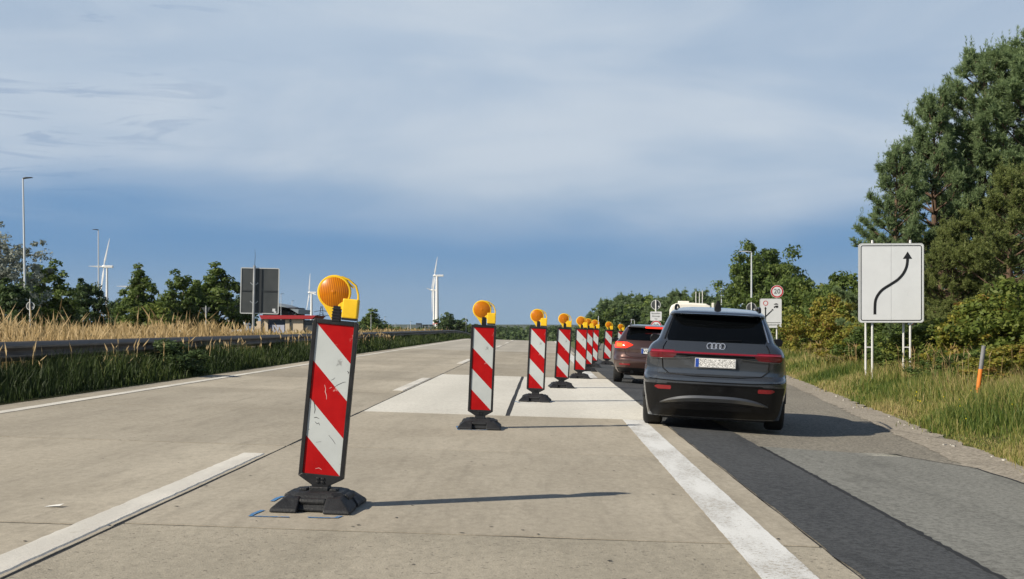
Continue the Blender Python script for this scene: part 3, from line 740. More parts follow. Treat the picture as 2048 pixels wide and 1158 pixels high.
# trees on the other side of the motorway
ta = [decid(61, 8, 3.0, .2, 130, 75, .17, M_LEAF, 'egg', .17), decid(62, 8, 3.4, .1, 130, 75, .17, M_LEAFD, 'dome', .17), decid(63, 8, 3.0, .2, 140, 75, .16, M_LEAF, 'cone', .17),
      decid(64, 9, 4.0, .8, 200, 60, .11, M_SILV, 'egg', .12), decid(65, 3, 2.0, .1, 60, 60, .12, M_OLIV, 'dome', .22)]
for k, px, py, Y, H, wx, lab in (
        (3, 2, 452, 82, 9, 1.0, 'silver-leaved willow at the edge of the picture'),
        (1, 20, 560, 76, 8, 1.15, 'dark bushy tree below the silver willow'),
        (0, 88, 525, 92, 8, 1.1, 'green tree just past the tallest street lamp'),
        (1, 122, 590, 100, 8, 1.0, 'low dark tree between the two tall street lamps'),
        (1, 172, 560, 110, 8, .95, 'rounded dark tree in front of the big wind turbine'),
        (2, 278, 533, 108, 8, .95, 'pointed green tree behind the white lamp post'),
        (4, 300, 607, 88, 3, 1.2, 'low olive bush beside the white lamp post'),
        (0, 368, 545, 112, 8, 1.05, 'light green tree between the pointed tree and the dark one'),
        (2, 432, 530, 118, 8, 1.25, 'broad dark tree next to the grey sign back'),
        (1, 335, 590, 125, 8, 1.1, 'dark low tree filling the gap behind the olive bush'),
        (1, 230, 598, 124, 8, .8, 'small dark tree at the foot of the big wind turbine'),
        (1, 480, 590, 140, 8, .9, 'dark tree peeping out under the grey sign back'),
        (2, 744, 621, 260, 8, 1.5, 'lone dark tree past the red roofed building'),
        (1, 712, 648, 250, 8, 1.6, 'low dark tree beside the lone one'),
        (0, 776, 645, 270, 8, 1.3, 'small green tree in the shade of the lone one'),
        (1, 895, 627, 290, 8, 1.1, 'dark tree beside the pair of overlapping turbines'),
        (0, 920, 640, 300, 8, 1.2, 'sloping green tree next to the end of the guardrail'),
        (1, 940, 650, 310, 8, 1.4, 'low dark tree at the end of the guardrail')):
    f = fit(px, py, Y, H); plant('median_shrub' if k == 4 else 'broadleaf_tree', ta[k], at(px, Y), lab, 'bush' if k == 4 else 'tree', px * .37, (f * wx, f * wx, f), 'trees beyond the guardrail')
sbm = decid(66, 1.0, .6, .03, 60, 90, .035, M_LEAFD, 'dome', .25)
plant('roadside_shrub', sbm, (-7.75, 27.5, G(-7.75, 27.5)), 'dark shrub growing in front of the guardrail', 'shrub', 0, (1.2, 1.3, .72))
# far wood down the road, one mass
cs = []
for i in range(900):
    Y = rng.uniform(420, 900); cs.append((rng.uniform(-70, 75) * Y / 420, Y, rng.uniform(-4.5, .8)))
cs = np.array(cs); cs[:, 2] += -1.0 * np.abs(np.sin(cs[:, 0] * .02))
V, F, T = leaf_cloud(cs, np.full(len(cs), 2.6), 34, .8, 77)
o = link('far_wood', npmesh('far_wood', V, F, M_LEAFD, T)); o['kind'] = 'stuff'; o['label'] = 'dark wooded strip beyond the crest of the road'
# ------------------------------------------------------------------ guardrails
M_STEEL = mat('weathered_steel', (.15, .13, .11), .6, .1, var=.3, vscale=1.5, vstretch=(1, 1, 4), dirt=(.07, .055, .045), dscale=3)
M_GALV = mat('galvanised_steel', (.42, .43, .44), .45, .7, var=.12, vscale=2)
M_POLE = mat('pole_grey_white', (.66, .66, .65), .5, .2)
M_DARKM = mat('dark_metal', (.05, .055, .06), .5, .4)
def guardrail(label, p0, p1, group=None, sect=4.0):
    p0, p1 = Vector(p0), Vector(p1); L = (p1 - p0).length; n = int(L / sect); a = math.atan2(-(p1 - p0).x, (p1 - p0).y)
    root = thing('guardrail', label, 'guardrail', (p0.x, p0.y, G(p0.x, p0.y)), (0, 0, a), group)
    prof = [(.0, -.155), (.012, -.15), (.065, -.105), (.083, -.085), (.083, -.055), (.012, -.02), (.0, 0), (.012, .02), (.083, .055), (.083, .085), (.065, .105), (.012, .15), (0, .155)]
    mb = MB(); rows = []
    for y, dx in ((0, 0), (.3, 0), (sect - .01, 0), (sect + .28, .004)):
        rows.append([(x + dx, y, z + .60) for x, z in prof])
    mb.loft(rows, closed=False); me = mb.mesh('rail_section', M_STEEL, 35)
    pm = MB(); pm.box((-.06, .06, .25), (.09, .06, 1.0)); pm.box((-.012, .06, .6), (.03, .05, .2)); pme = pm.mesh('post', M_STEEL)
    mid = (p0 + p1) / 2
    for i in range(n):
        y = i * sect; q0 = root.matrix_basis @ Vector((0, y, 0)); q1 = root.matrix_basis @ Vector((0, y + sect, 0))
        z0, z1 = G(q0.x, q0.y) - root.location.z, G(q1.x, q1.y) - root.location.z
        link('rail_section', me, root, (0, y, z0), (math.atan2(z1 - z0, sect), 0, 0))
        for k in (0, 2): link('post', pme, root, (0, y + k, z0 + (z1 - z0) * k / sect - .1))
    return root
guardrail('long weathered steel guardrail between the dark grass and the golden reeds', (-8.3, 6, 0), (-8.3, 174, 0))
# green island with a short rail where the exit lane splits off
def isl(Y): f = (Y - 66) / 64; return [1.9 + .2 * f, 2.2 + 1.2 * f, 2.6 + 3.2 * f]
sheet('grass_island', isl, list(range(66, 150, 6)), mat('island_turf', (.10, .13, .03), .9, var=.35, vscale=1.5), .05, zf=lambda x, y: zr(x, y))
guardrail('short steel guardrail on the grass island beyond the row of beacons', (2.9, 84, 0), (3.7, 132, 0))

# ------------------------------------------------------------------ beacons
M_RED = mat('red_sheeting', (.37, .005, .006), .42, spec=.15, var=.1, vscale=5, dirt=(.60, .36, .33), dscale=11, dlo=.64, dhi=.70, dk=.55)
M_WHT = mat('white_sheeting', (.47, .50, .50), .42, spec=.2, var=.05, vscale=4, dirt=(.16, .16, .16), dscale=9, dlo=.63, dhi=.70, dk=.6)
M_RUBB = mat('recycled_rubber', (.011, .012, .014), .62, var=.35, vscale=9, bump=.35, bscale=70)
M_FRAME = mat('black_plastic_frame', (.007, .007, .008), .45, var=.2, vscale=12)
M_YPL = mat('yellow_plastic', (.80, .50, .012), .4, var=.06, vscale=9)
M_BLKP = mat('black_plastic', (.008, .008, .009), .4)
def amber():
    m = bpy.data.materials.new('amber_lens'); m.use_nodes = True; t = NT(m.node_tree)
    b = t.n('ShaderNodeBsdfPrincipled'); o = t.n('ShaderNodeOutputMaterial'); t.l(b.outputs[0], o.inputs[0])
    v = t.n('ShaderNodeTexCoord').outputs['Object']
    sx = t.n('ShaderNodeSeparateXYZ'); t.l(v, sx.inputs[0]); wv = t.math('SINE', t.math('MULTIPLY', sx.outputs[0], 2 * math.pi / .0125))
    c = t.mix(t.smooth(wv, -.6, .9), (.36, .10, .001), (.66, .225, .003)); c = t.mix(t.smooth(t.noise(v, 14, 3, .6), .35, .7, 0, .4), c, (.40, .09, .001))  # rib lines are colour bands painted for the refraction in the lens
    t.l(c, b.inputs['Base Color']); b.inputs['Roughness'].default_value = .30; b.inputs['Coat Weight'].default_value = .15; b.inputs['Specular IOR Level'].default_value = .25; b.inputs['Coat Roughness'].default_value = .08
    b.inputs['Subsurface Weight'].default_value = 0
    return m
M_AMB = amber()
HX, PZ0, PZ1 = .125, .215, 1.215                        # printed panel half width, bottom, top
def beacon_parts(root, lean, lampturn):
    piv = Vector((0, 0, .12)); Rl = Matrix.Rotation(lean, 3, 'Y'); off = piv - Rl @ piv
    # foot plate: chamfered slab with four corner lugs, side bars and a socket
    mb = MB()
    def oc(hx, hy, c, z): return [(-hx + c, -hy, z), (hx - c, -hy, z), (hx, -hy + c, z), (hx, hy - c, z), (hx - c, hy, z), (-hx + c, hy, z), (-hx, hy - c, z), (-hx, -hy + c, z)]
    mb.loft([oc(.235, .27, .05, 0), oc(.24, .275, .05, .018), oc(.215, .245, .05, .05), oc(.185, .20, .06, .098), oc(.165, .18, .06, .112)])
    for sx in (-1, 1):
        for sy in (-1, 1):
            x0, x1 = .085 * sx, .262 * sx; f = .345 * sy; g = .15 * sy
            bot = [(x0, f, 0), (x1, f, 0), (x1 * .96, g * .2, 0), (x0, g * .2, 0)]
            low = [(x0, f * .985, .022), (x1 * .985, f * .985, .022), (x1 * .96, g * .2, .022), (x0, g * .2, .022)]
            top = [(x0 * 1.02, f * .72, .085), (x1 * .70, f * .70, .085), (x1 * .66, g * .4, .112), (x0, g * .4, .118)]
            mb.loft([bot, low, top])
        mb.tube([(.19 * sx, -.12, .075), (.19 * sx, .12, .075)], .028, 8)
    mb.tube([(-.085, -.235, .062), (.085, -.235, .062)], .026, 8)
    mb.box((0, 0, .118), (.13, .12, .04)); mb.box((-.1, -.03, .118), (.05, .09, .02)); mb.box((.1, -.03, .118), (.05, .09, .02))
    mb.obj('foot_plate', M_RUBB, root, bevel=.008)
    # frame with its pointed neck
    mb = MB(); fx, t0, t1 = .152, PZ0 - .012, PZ1 + .03; y0, y1 = -.022, .024
    out = [(-fx, t0), (-fx, t1 - .015), (-fx + .015, t1), (fx - .015, t1), (fx, t1 - .015), (fx, t0)]
    mb.prism([(-fx, t0 - .006), (-fx, t1 - .015), (-fx + .012, t1), (-HX, t1), (-HX, t0 - .006)], y0, y1)
    mb.prism([(HX, t0 - .006), (HX, t1), (fx - .012, t1), (fx, t1 - .015), (fx, t0 - .006)], y0, y1)
    mb.box((0, .001, (PZ1 + t1) / 2), (2 * HX - .001, .044, t1 - PZ1))
    mb.prism([(-fx, t0 - .006), (-.045, .135), (-.045, .10), (.045, .10), (.045, .135), (fx, t0 - .006), (HX, PZ0), (-HX, PZ0)], y0 - .003, y1 + .002)
    for z in (.165, .188):
        for x in (-.017, .017): mb.box((x, y0 - .006, z), (.02, .012, .015))
    o = mb.obj('frame', M_FRAME, root, bevel=.003); o.location = off; o.rotation_euler = (0, lean, 0)
    # printed panel: stripe bands cut as polygons, front and back
    def clip(poly, s):                                  # keep s*(v-h) side; poly of (h, v)
        res = []
        for i in range(len(poly)):
            a, b = poly[i], poly[(i + 1) % len(poly)]; fa, fb = s(a), s(b)
            if fa >= 0: res.append(a)
            if fa * fb < 0:
                k = fa / (fa - fb); res.append((a[0] + (b[0] - a[0]) * k, a[1] + (b[1] - a[1]) * k))
        return res
    mb = MB(); rect = [(0, 0), (.25, 0), (.25, 1), (0, 1)]
    for k in range(-1, 4):
        lo, hi = .25 * k, .25 * (k + 1)
        pl = clip(clip(rect, lambda p: (p[1] - p[0]) - lo), lambda p: hi - (p[1] - p[0]))
        if len(pl) < 3: continue
        mi = 0 if k % 2 == 1 else 1
        mi = 1 - mi if False else mi
        mb.add([(h - HX, -.012, PZ1 - v) for h, v in pl], [tuple(range(len(pl)))], mi)
        mb.add([(h - HX, .012, PZ1 - v) for h, v in pl], [tuple(range(len(pl)))[::-1]], mi)
    o = mb.obj('striped_panel', [M_RED, M_WHT], root, recalc=False); o.location = off; o.rotation_euler = (0, lean, 0)
    # warning lamp
    lz = PZ1 + .03 + .185; cx = -.03
    la = MB(); la.box((0, 0, PZ1 + .055), (.054, .05, .066)); la.box((0, 0, PZ1 + .1), (.048, .046, .05))
    for k in range(4): la.box((0, -.002, PZ1 + .045 + .02 * k), (.06, .056, .008))
    lamp = la.obj('warning_lamp', M_BLKP, root, bevel=.002); lamp.location = off; lamp.rotation_euler = (0, lean, 0)
    hb = MB(); rr = .112
    hb.lathe([(0, .045), (.06, .045), (rr - .01, .03), (rr, .012), (rr + .003, -.006), (rr - .003, -.014), (rr - .012, -.014), (rr - .012, .0), (0, .0)], 28, (cx, 0, lz), 'y', caps=False)
    hb.prism([(cx - .07, lz - .085), (cx + .005, lz - .11), (.006, lz - .185), (-.029, lz - .185)], -.016, .03)
    hb.obj('lamp_housing', M_YPL, lamp, smooth=40)
    ln = MB(); N = 44; rows = []; r0 = rr - .011
    for j in range(15):
        q = j / 14; row = []
        for i in range(N):
            a = 2 * math.pi * i / N; x, z = r0 * q * math.cos(a), r0 * q * math.sin(a)
            y = -.013 - .024 * (1 - q * q)
            if q < .1: y -= .004
            row.append((cx + x, y, lz + z))
        rows.append(row)
    ln.loft(rows, caps=False); ln.obj('lens', M_AMB, lamp, smooth=50)
    bb = MB(); bb.box((.088, .005, PZ1 + .115), (.104, .075, .13)); bb.box((.035, .005, PZ1 + .13), (.06, .05, .06)); o = bb.obj('battery_box', M_YPL, lamp, bevel=.008)
    b2 = MB(); b2.box((.088, .005, PZ1 + .044), (.098, .07, .014)); b2.obj('battery_base', M_BLKP, lamp)
    hd = MB(); P0 = [(cx + .035, .01, lz + .106), (cx + .085, .01, lz + .092), (.108, .01, lz + .055), (.128, .01, lz + .0), (.134, .01, lz - .055), (.132, .01, PZ1 + .178)]
    hd.tube(P0, .0075, 6); hd.tube([(cx + .06, .012, lz + .094), (cx + .1, .012, lz + .055), (.095, .012, lz + .04)], .006, 6); hd.obj('handle', M_YPL, lamp, smooth=60)
BG = 'red and white beacons closing the lane'
blist = [(-1.48, 8.76, .066, -.03, 'biggest striped beacon, scuffed and tilted, its black foot ringed with blue marks'),
         (-.755, 16.0, .012, .02, 'second striped beacon, standing on the grey slab just before the pale repaired slab'),
         (-.115, 22.15, .016, -.05, 'third striped beacon, its foot on the front of the pale repaired slab'),
         (.40, 27.5, .03, .05, 'fourth striped beacon, its foot near the far end of the pale repaired slab'),
         (.94, 33.0, .012, .0, 'fifth striped beacon, standing on the white edge line past the pale slab'),
         (1.32, 38.6, .0, .06, 'striped beacon mostly hidden behind the fifth one'),
         (1.66, 43.2, .012, -.04, 'seventh striped beacon, on the dark asphalt with its foot fully visible'),
         (2.33, 47.7, .02, .03, 'eighth striped beacon, just beside the brown car'),
         (3.28, 56.0, .0, .0, 'last striped beacon, only its lamp and top showing over the brown car')]
for i, (x, y, lean, yaw, lab) in enumerate(blist):
    root = thing('beacon', lab, 'traffic beacon', (x, y, zr(x, y) + .004), (0, .03 if x < 1.5 else .05, yaw), BG)
    if i == 0: b0 = root; beacon_parts(root, lean, 0)
    else:
        for ch in list(b0.children):
            c = copy_tree(ch, root)
            if ch.name.split('.')[0] != 'foot_plate':
                piv = Vector((0, 0, .12)); Rl = Matrix.Rotation(lean, 3, 'Y'); c.location = piv - Rl @ piv; c.rotation_euler = (0, lean, 0)

# scratches and rubber marks on the biggest beacon, printed flat on its face
M_SCW, M_SCB = mat('bare_scratch', (.62, .40, .38), .6), mat('rubber_mark', (.03, .03, .032), .6)
pan = [c for c in b0.children if c.name.startswith('striped_panel')][0]
def scuff(pts, wd, m):                                  # points as (across, down) fractions of the panel
    mb = MB(); q = [Vector((u * .25 - HX, PZ1 - v)) for u, v in pts]; L = []; Rr = []; n = len(q)
    for i, p in enumerate(q):
        d = (q[min(i + 1, n - 1)] - q[max(0, i - 1)]).normalized(); nn = Vector((-d.y, d.x)) * wd * .55 * (.25 + .75 * math.sin(math.pi * (i + .5) / n)); L.append(p + nn); Rr.append(p - nn)
    mb.add([(p.x, -.0128, p.y) for p in L + Rr], [(i, i + 1, n + i + 1, n + i) for i in range(n - 1)])
    mb.obj('scuff_mark', m, pan, recalc=False)
scuff([(.36, .405), (.40, .43), (.395, .45), (.44, .475), (.45, .50)], .004, M_SCW); scuff([(.50, .425), (.56, .415)], .003, M_SCW)
scuff([(.62, .415), (.72, .395), (.86, .375), (.92, .372)], .003, M_SCB); scuff([(.52, .37), (.58, .362), (.62, .35)], .0025, M_SCB); scuff([(.74, .455), (.79, .462)], .003, M_SCB)
scuff([(.09, .51), (.14, .54), (.17, .575), (.16, .60)], .0045, M_SCB); scuff([(.16, .63), (.22, .625), (.30, .632)], .004, M_SCB); scuff([(.20, .655), (.26, .668), (.30, .66), (.33, .675)], .004, M_SCB)
scuff([(.60, .735), (.72, .765), (.80, .79)], .0025, M_SCB); scuff([(.28, .79), (.42, .783)], .002, M_SCB); scuff([(.33, .965), (.42, .958), (.5, .968)], .003, M_SCW); scuff([(.04, .71), (.07, .708)], .004, M_SCB); scuff([(.93, .30), (.97, .305), (.96, .315)], .005, M_SCB)

# ------------------------------------------------------------------ signs
M_SIGNW = mat('sign_white', (.66, .68, .70), .35, spec=.25, var=.03, vscale=2)
M_SIGNB = mat('sign_black', (.012, .012, .012), .4)
M_SIGNR = mat('sign_red', (.50, .012, .015), .4)
M_SBACK = mat('sign_back_grey', (.075, .082, .085), .5, .3, var=.08, vscale=2)
M_EDGE = mat('aluminium_edge', (.62, .63, .62), .4, .3)
def rrect(hx, hz, r, cz=0, n=5, cx=0):
    pts = []
    for sx, sz, a0 in ((1, 1, 0), (-1, 1, 90), (-1, -1, 180), (1, -1, 270)):
        for k in range(n + 1):
            a = R(a0 + 90 * k / n); pts.append((cx + sx * (hx - r) + r * math.cos(a), cz + sz * (hz - r) + r * math.sin(a)))
    return pts
def ribbon(pts, wd, y0, y1, mb, mi=0):
    pts = [Vector(p) for p in pts]; L = []; Rr = []
    for i, p in enumerate(pts):
        d = (pts[min(i + 1, len(pts) - 1)] - pts[max(0, i - 1)]).normalized(); nn = Vector((-d.y, d.x)) * wd / 2; L.append(p + nn); Rr.append(p - nn)
    n = len(pts); vs = [(q.x, y, q.y) for y in (y0, y1) for q in L + Rr]; fs = []
    for i in range(n - 1):
        fs += [(i, i + 1, n + i + 1, n + i), (2 * n + i, 3 * n + i, 3 * n + i + 1, 2 * n + i + 1)]
        fs += [(i, 2 * n + i, 2 * n + i + 1, i + 1), (n + i, n + i + 1, 3 * n + i + 1, 3 * n + i)]
    fs += [(0, n, 3 * n, 2 * n), (n - 1, 3 * n - 1, 4 * n - 1, 2 * n - 1)]
    mb.add(vs, fs, mi)
def ringframe(hx, hz, r, wd, cz, y0, y1, mb, mi=0):
    o, i = rrect(hx, hz, r, cz), rrect(hx - wd, hz - wd, max(.004, r - wd), cz); n = len(o)
    vs = [(x, y, z) for y in (y0, y1) for x, z in o + i]; fs = []
    for k in range(n):
        j = (k + 1) % n; fs += [(k, j, n + j, n + k), (2 * n + k, 3 * n + k, 3 * n + j, 2 * n + j), (k, 2 * n + k, 2 * n + j, j), (n + k, n + j, 3 * n + j, 3 * n + k)]
    mb.add(vs, fs, mi)

# arrow board
x, y, z = at(1782, 33.3); root = thing('arrow_board', 'big white sign board with a black S-shaped arrow, on thin paired posts', 'road sign', (x, y, z), (0, 0, R(-2)))
zb = P(1782, 645, 33.3).z - z; zt = P(1782, 487, 33.3).z - z; cz = (zb + zt) / 2; hz = (zt - zb) / 2; hx = 127 / 2640 * 33.3 / 2
for s in (-1, 1):
    mb = MB(); pts = [p for p in rrect(hx, hz, .07, cz) if p[0] * s > 0]
    pts = sorted(pts, key=lambda p: math.atan2(p[1] - cz, p[0] * s)) ; pts = [(.003 * s, cz - hz)] + pts + [(.003 * s, cz + hz)]
    mb.prism(pts, -.02, .02); mb.obj('board_panel', M_SIGNW, root)
    mb = MB(); mb.box((.0 + s * hx * .5, .024, cz), (hx * .98, .006, hz * 1.96)); mb.obj('board_back', M_SBACK, root)
mb = MB(); ringframe(hx + .005, hz + .005, .075, .02, cz, -.024, .028, mb); mb.obj('edge_trim', M_EDGE, root)
mb = MB(); ringframe(hx - .045, hz - .045, .055, .02, cz, -.0245, -.0195, mb); mb.obj('border', M_SIGNB, root)
mb = MB(); px = lambda u, v: (hx * 2 * ((u - 405) / 287 - .5), cz + hz - 2 * hz * (v - 85) / 360)
curve = []
ctl = [(476, 408), (477, 360), (482, 335), (495, 312), (513, 293), (545, 272), (575, 252), (598, 228), (612, 203), (619, 178), (621, 150)]
for i in range(len(ctl) - 1):
    p0, p1, p2, p3 = [Vector(px(*ctl[min(max(j, 0), len(ctl) - 1)])) for j in (i - 1, i, i + 1, i + 2)]
    for k in range(4):
        u = k / 4; curve.append(.5 * ((2 * p1) + (p2 - p0) * u + (2 * p0 - 5 * p1 + 4 * p2 - p3) * u * u + (3 * p1 - p0 - 3 * p2 + p3) * u ** 3))
curve.append(Vector(px(*ctl[-1]))); ribbon(curve, .068, -.0245, -.0195, mb)
mb.prism([px(600, 155), px(641, 155), px(621, 122)], -.0245, -.0195); mb.obj('arrow', M_SIGNB, root)
for xx in (-.58, -.45, .36, .49):
    mb = MB(); dy = .06 if xx in (-.45, .49) else .22
    top = zt + .09 if xx in (-.45, .36 + 9) or xx == .49 else zb + .6
    mb.tube([(xx, dy, -.3), (xx, dy, top)], .03, 8); mb.obj('post', M_POLE, root, smooth=60)
for xx in (-.515, .425):
    mb = MB(); mb.box((xx, .14, zb - .62), (.13, .03, .03), rot=Matrix.Rotation(0, 3, 'Z')); mb.obj('brace', M_POLE, root)

def limit20(root, cz, dia, y=-.02):
    mb = MB(); r = dia / 2
    mb.lathe([(0, .018), (r, .018), (r, 0), (0, 0)], 28, (0, y, cz), 'y'); mb.obj('disc', M_SIGNW, root)
    mb = MB(); n = 32
    vs = [(rr * math.cos(6.2832 * k / n), y + yy, cz + rr * math.sin(6.2832 * k / n)) for yy in (-.003, .001) for rr in (r * .95, r * .76) for k in range(n)]; fs = []
    for k in range(n):
        j = (k + 1) % n; fs += [(k, j, n + j, n + k), (k, 2 * n + k, 2 * n + j, j), (n + k, n + j, 3 * n + j, 3 * n + k)]
    mb.add(vs, fs); mb.obj('red_ring', M_SIGNR, root)
    link('lettering', text_mesh('20', dia * .52, M_SIGNB), root, (0, y - .004, cz), (R(90), 0, 0))

# lane change board with the speed limit disc above it
Y = 64.0; x, y, z = at(1554, Y); k = Y / FPX
root = thing('lane_sign', 'white lane board with two straight black arrows, a round 20 disc above it', 'road sign', (x, y, z), (0, 0, 0))
zt, zb = P(0, 598, Y).z - z, P(0, 655.5, Y).z - z; hx, hz, cz = 21.5 * k, (zt - zb) / 2, (zt + zb) / 2; ox = (1541.5 - 1554) * k
mb = MB(); mb.prism(rrect(hx, hz, .08, cz, cx=ox), -.02, .02); mb.obj('board_panel', M_SIGNW, root)
def bx(u, v): return (ox + (u - 425) / 262 * hx, cz - (v - 722) / 340 * hz)   # enlarged-picture pixels
mb = MB(); ribbon([bx(297, 915), bx(297, 600)], .055, -.026, -.019, mb); mb.prism([bx(270, 622), bx(325, 622), bx(297, 565)], -.026, -.019)
ribbon([bx(297, 805), bx(455, 655)], .05, -.0265, -.019, mb); mb.prism([bx(440, 630), bx(482, 670), bx(482, 622)], -.0265, -.019); mb.obj('arrow', M_SIGNB, root)
mb = MB(); ribbon([bx(205, 942), bx(655, 942)], .02, -.026, -.019, mb); mb.obj('border', M_SIGNB, root)
n = 24; mb = MB(); c0 = bx(300, 488); ribbon([(c0[0] + .105 * math.cos(6.2832 * i / n), c0[1] + .105 * math.sin(6.2832 * i / n)) for i in range(n + 1)], .03, -.026, -.019, mb); mb.obj('red_ring', M_SIGNR, root)
mb = MB()                                               # little car above a little lorry
def px2(pts): return [bx(*p) for p in pts]
mb.prism(px2([(500, 522), (500, 508), (522, 505), (535, 494), (575, 494), (592, 506), (605, 510), (605, 522)]), -.026, -.019)
mb.prism(px2([(535, 582), (535, 545), (605, 545), (605, 582)]), -.026, -.019); mb.prism(px2([(500, 590), (500, 572), (512, 560), (531, 560), (531, 590)]), -.026, -.019)
for u in (515, 560, 592):
    c = bx(u, 592); mb.prism([(c[0] + .022 * math.cos(a * .785), c[1] + .022 * math.sin(a * .785)) for a in range(8)], -.0265, -.019)
mb.obj('vehicle_pictures', M_SIGNB, root)
link('lettering', text_mesh('Personenkontrolle', .118, M_SIGNB), root, (bx(425, 990)[0], -.022, bx(425, 992)[1]), (R(90), 0, 0))
mb = MB(); ringframe(hx + .004, hz + .004, .084, .018, cz, -.024, .022, mb)
mb.v = [(a + ox, b, c) for a, b, c in mb.v]; mb.obj('edge_trim', M_EDGE, root)
mb = MB(); mb.tube([(0, .06, -.2), (0, .06, zt + .62)], .038, 8); mb.obj('pole', M_POLE, root, smooth=60)
limit20(root, P(0, 584, Y).z - z, 25.5 * k)
# boards with the disc, seen over the brown car
Y = 68.0; x, y, z = at(1312, Y); k = Y / FPX
root = thing('works_sign', 'three-line text board above a round 20 disc, over the brown car roof', 'road sign', (x, y, z))
mb = MB(); mb.tube([(0, .06, -.2), (0, .06, P(0, 600, Y).z - z)], .038, 8); mb.obj('pole', M_POLE, root, smooth=60)
zt, zb = P(0, 623.5, Y).z - z, P(0, 641.5, Y).z - z; cz = (zt + zb) / 2
mb = MB(); mb.prism(rrect(11.3 * k, (zt - zb) / 2, .04, cz), -.02, .02); mb.obj('text_board', M_SIGNW, root)
for i, s in enumerate(('Baustellen-', 'fahrzeuge', 'frei')):
    link('lettering', text_mesh(s, .105, M_SIGNB), root, (0, -.022, cz + .14 - .14 * i), (R(90), 0, 0))
limit20(root, P(0, 652, Y).z - z, 22 * k)
mb = MB(); zc = P(0, 610, Y).z - z; mb.lathe([(0, .0), (9.2 * k, .0), (9.2 * k, .02), (0, .02)], 28, (0, .10, zc), 'y'); mb.obj('disc_back', M_SBACK, root)
mb = MB(); n = 28; ribbon([(9.2 * k * math.cos(6.2832 * i / n), zc + 9.2 * k * math.sin(6.2832 * i / n)) for i in range(n + 1)], .03, .092, .122, mb); mb.obj('edge_trim', M_EDGE, root)
mb = MB(); mb.box((5.5 * k, .098, zc - 3.4 * k), (.07, .004, .08)); mb.obj('sticker', M_SIGNW, root)

def disc_back(px, pyc, pybase, Y, rpx, label, pole_up=0, tri=False):
    x, y, z = at(px, Y); k = Y / FPX; zc = P(0, pyc, Y).z - z; root = thing('sign_back', label, 'road sign', (x, y, z))
    mb = MB(); mb.tube([(0, 0, -.2), (0, 0, zc + rpx * k + .05 + pole_up)], .035, 8); mb.obj('pole', M_POLE, root, smooth=60)
    mb = MB(); r = rpx * k
    if tri: mb.prism([(-r, zc + r * .8), (r, zc + r * .8), (0, zc - r * .9)], .045, .065)
    else: mb.lathe([(0, 0), (r, 0), (r, .02), (0, .02)], 28, (0, .045, zc), 'y')
    mb.obj('disc_back', M_SBACK, root)
    if not tri:
        mb = MB(); n = 28; ribbon([(r * math.cos(6.2832 * i / n), zc + r * math.sin(6.2832 * i / n)) for i in range(n + 1)], .03, .04, .068, mb); mb.obj('edge_trim', M_EDGE, root)
        mb = MB(); mb.box((r * .55, .043, zc - r * .35), (.07, .004, .08)); mb.obj('sticker', M_SIGNW, root)
disc_back(1503, 616, 0, 70, 9.5, 'round grey sign back on a pole between the dark car roof and the lane board')
disc_back(60, 612, 0, 62, 8, 'round dark sign back on a pole under the tallest street lamp', .1)
disc_back(412, 622, 0, 95, 9, 'small grey triangular sign back with its point down, above the golden reeds', 0, True)
# large sign turned away, across the median
Y = 54.0; x, y, z = at(517, Y); k = Y / FPX; root = thing('board_back_sign', 'big grey back of a rectangular sign board on one pole, rising over the golden reeds', 'road sign', (x, y, z), (0, R(1.2), R(6)))
zt, zb = P(0, 536, Y).z - z, P(0, 628, Y).z - z; cz = (zt + zb) / 2; hx = 38.5 * k; hz = (zt - zb) / 2
for sx in (-1, 1):
    for sz in (-1, 1):
        mb = MB(); x0, x1 = (.02 * sx - (.12 if sx < 0 else -.12) * 0, (hx - .03) * sx); mb.box(((x0 + x1) / 2, .02, cz + sz * (hz / 2)), (abs(x1 - x0), .03, hz - .04)); mb.obj('back_panel', M_SBACK, root)
mb = MB(); ringframe(hx, hz, .06, .04, cz, -.015, .045, mb); mb.obj('edge_trim', M_EDGE, root)
mb = MB(); mb.box((0, -.01, cz), (.15, .05, hz * 1.9)); mb.box((0, -.005, cz), (hx * 1.9, .03, .05)); mb.obj('backing_rail', M_DARKM, root)
mb = MB(); xp = -11 * k; mb.tube([(xp, -.08, -.2), (xp, -.08, zt + .08)], .055, 10); mb.obj('pole', M_GALV, root, smooth=60)
mb = MB(); mb.tube([(xp, -.08, zt), (xp + .02, -.08, zt + .5), (xp, -.08, zt + .75)], [.012, .008, .004], 5); mb.obj('aerial', M_DARKM, root)
for zz in (.35, -.45):
    mb = MB(); n = 9; ribbon([(xp - .16 + .32 * i / n, cz + zz * hz - .1 * math.sin(math.pi * i / n)) for i in range(n + 1)], .035, -.06, -.03, mb); mb.obj('pole_clamp', M_GALV, root)
mb = MB(); mb.box((hx - .2, .0, cz - hz + .17), (.12, .004, .12)); mb.box((hx - .15, .0, cz - hz + .09), (.1, .0045, .06)); mb.obj('sticker', M_SIGNW, root)

# marker post
x, y, z = at(1950, 23.7); z = P(0, 822, 23.7).z; root = thing('marker_post', 'leaning grey marker post with an orange band, standing in the verge grass', 'marker post', (x, y, min(z, G(x, y))), (R(3), R(6.5), 0))
mg, mo = mat('post_grey', (.21, .21, .22), .6, var=.2, vscale=8), mat('post_orange', (.75, .21, .03), .55, var=.1, vscale=8)
for n_, a, b, m_, r in (('post_foot', -.2, .33, mat('post_dark', (.05, .05, .055), .6), .042), ('orange_band', .33, .78, mo, .05), ('post_top', .78, 1.2, mg, .048)):
    mb = MB(); mb.tube([(0, 0, a), (0, 0, b)], r * .78, 12); mb.obj(n_, m_, root, smooth=60)

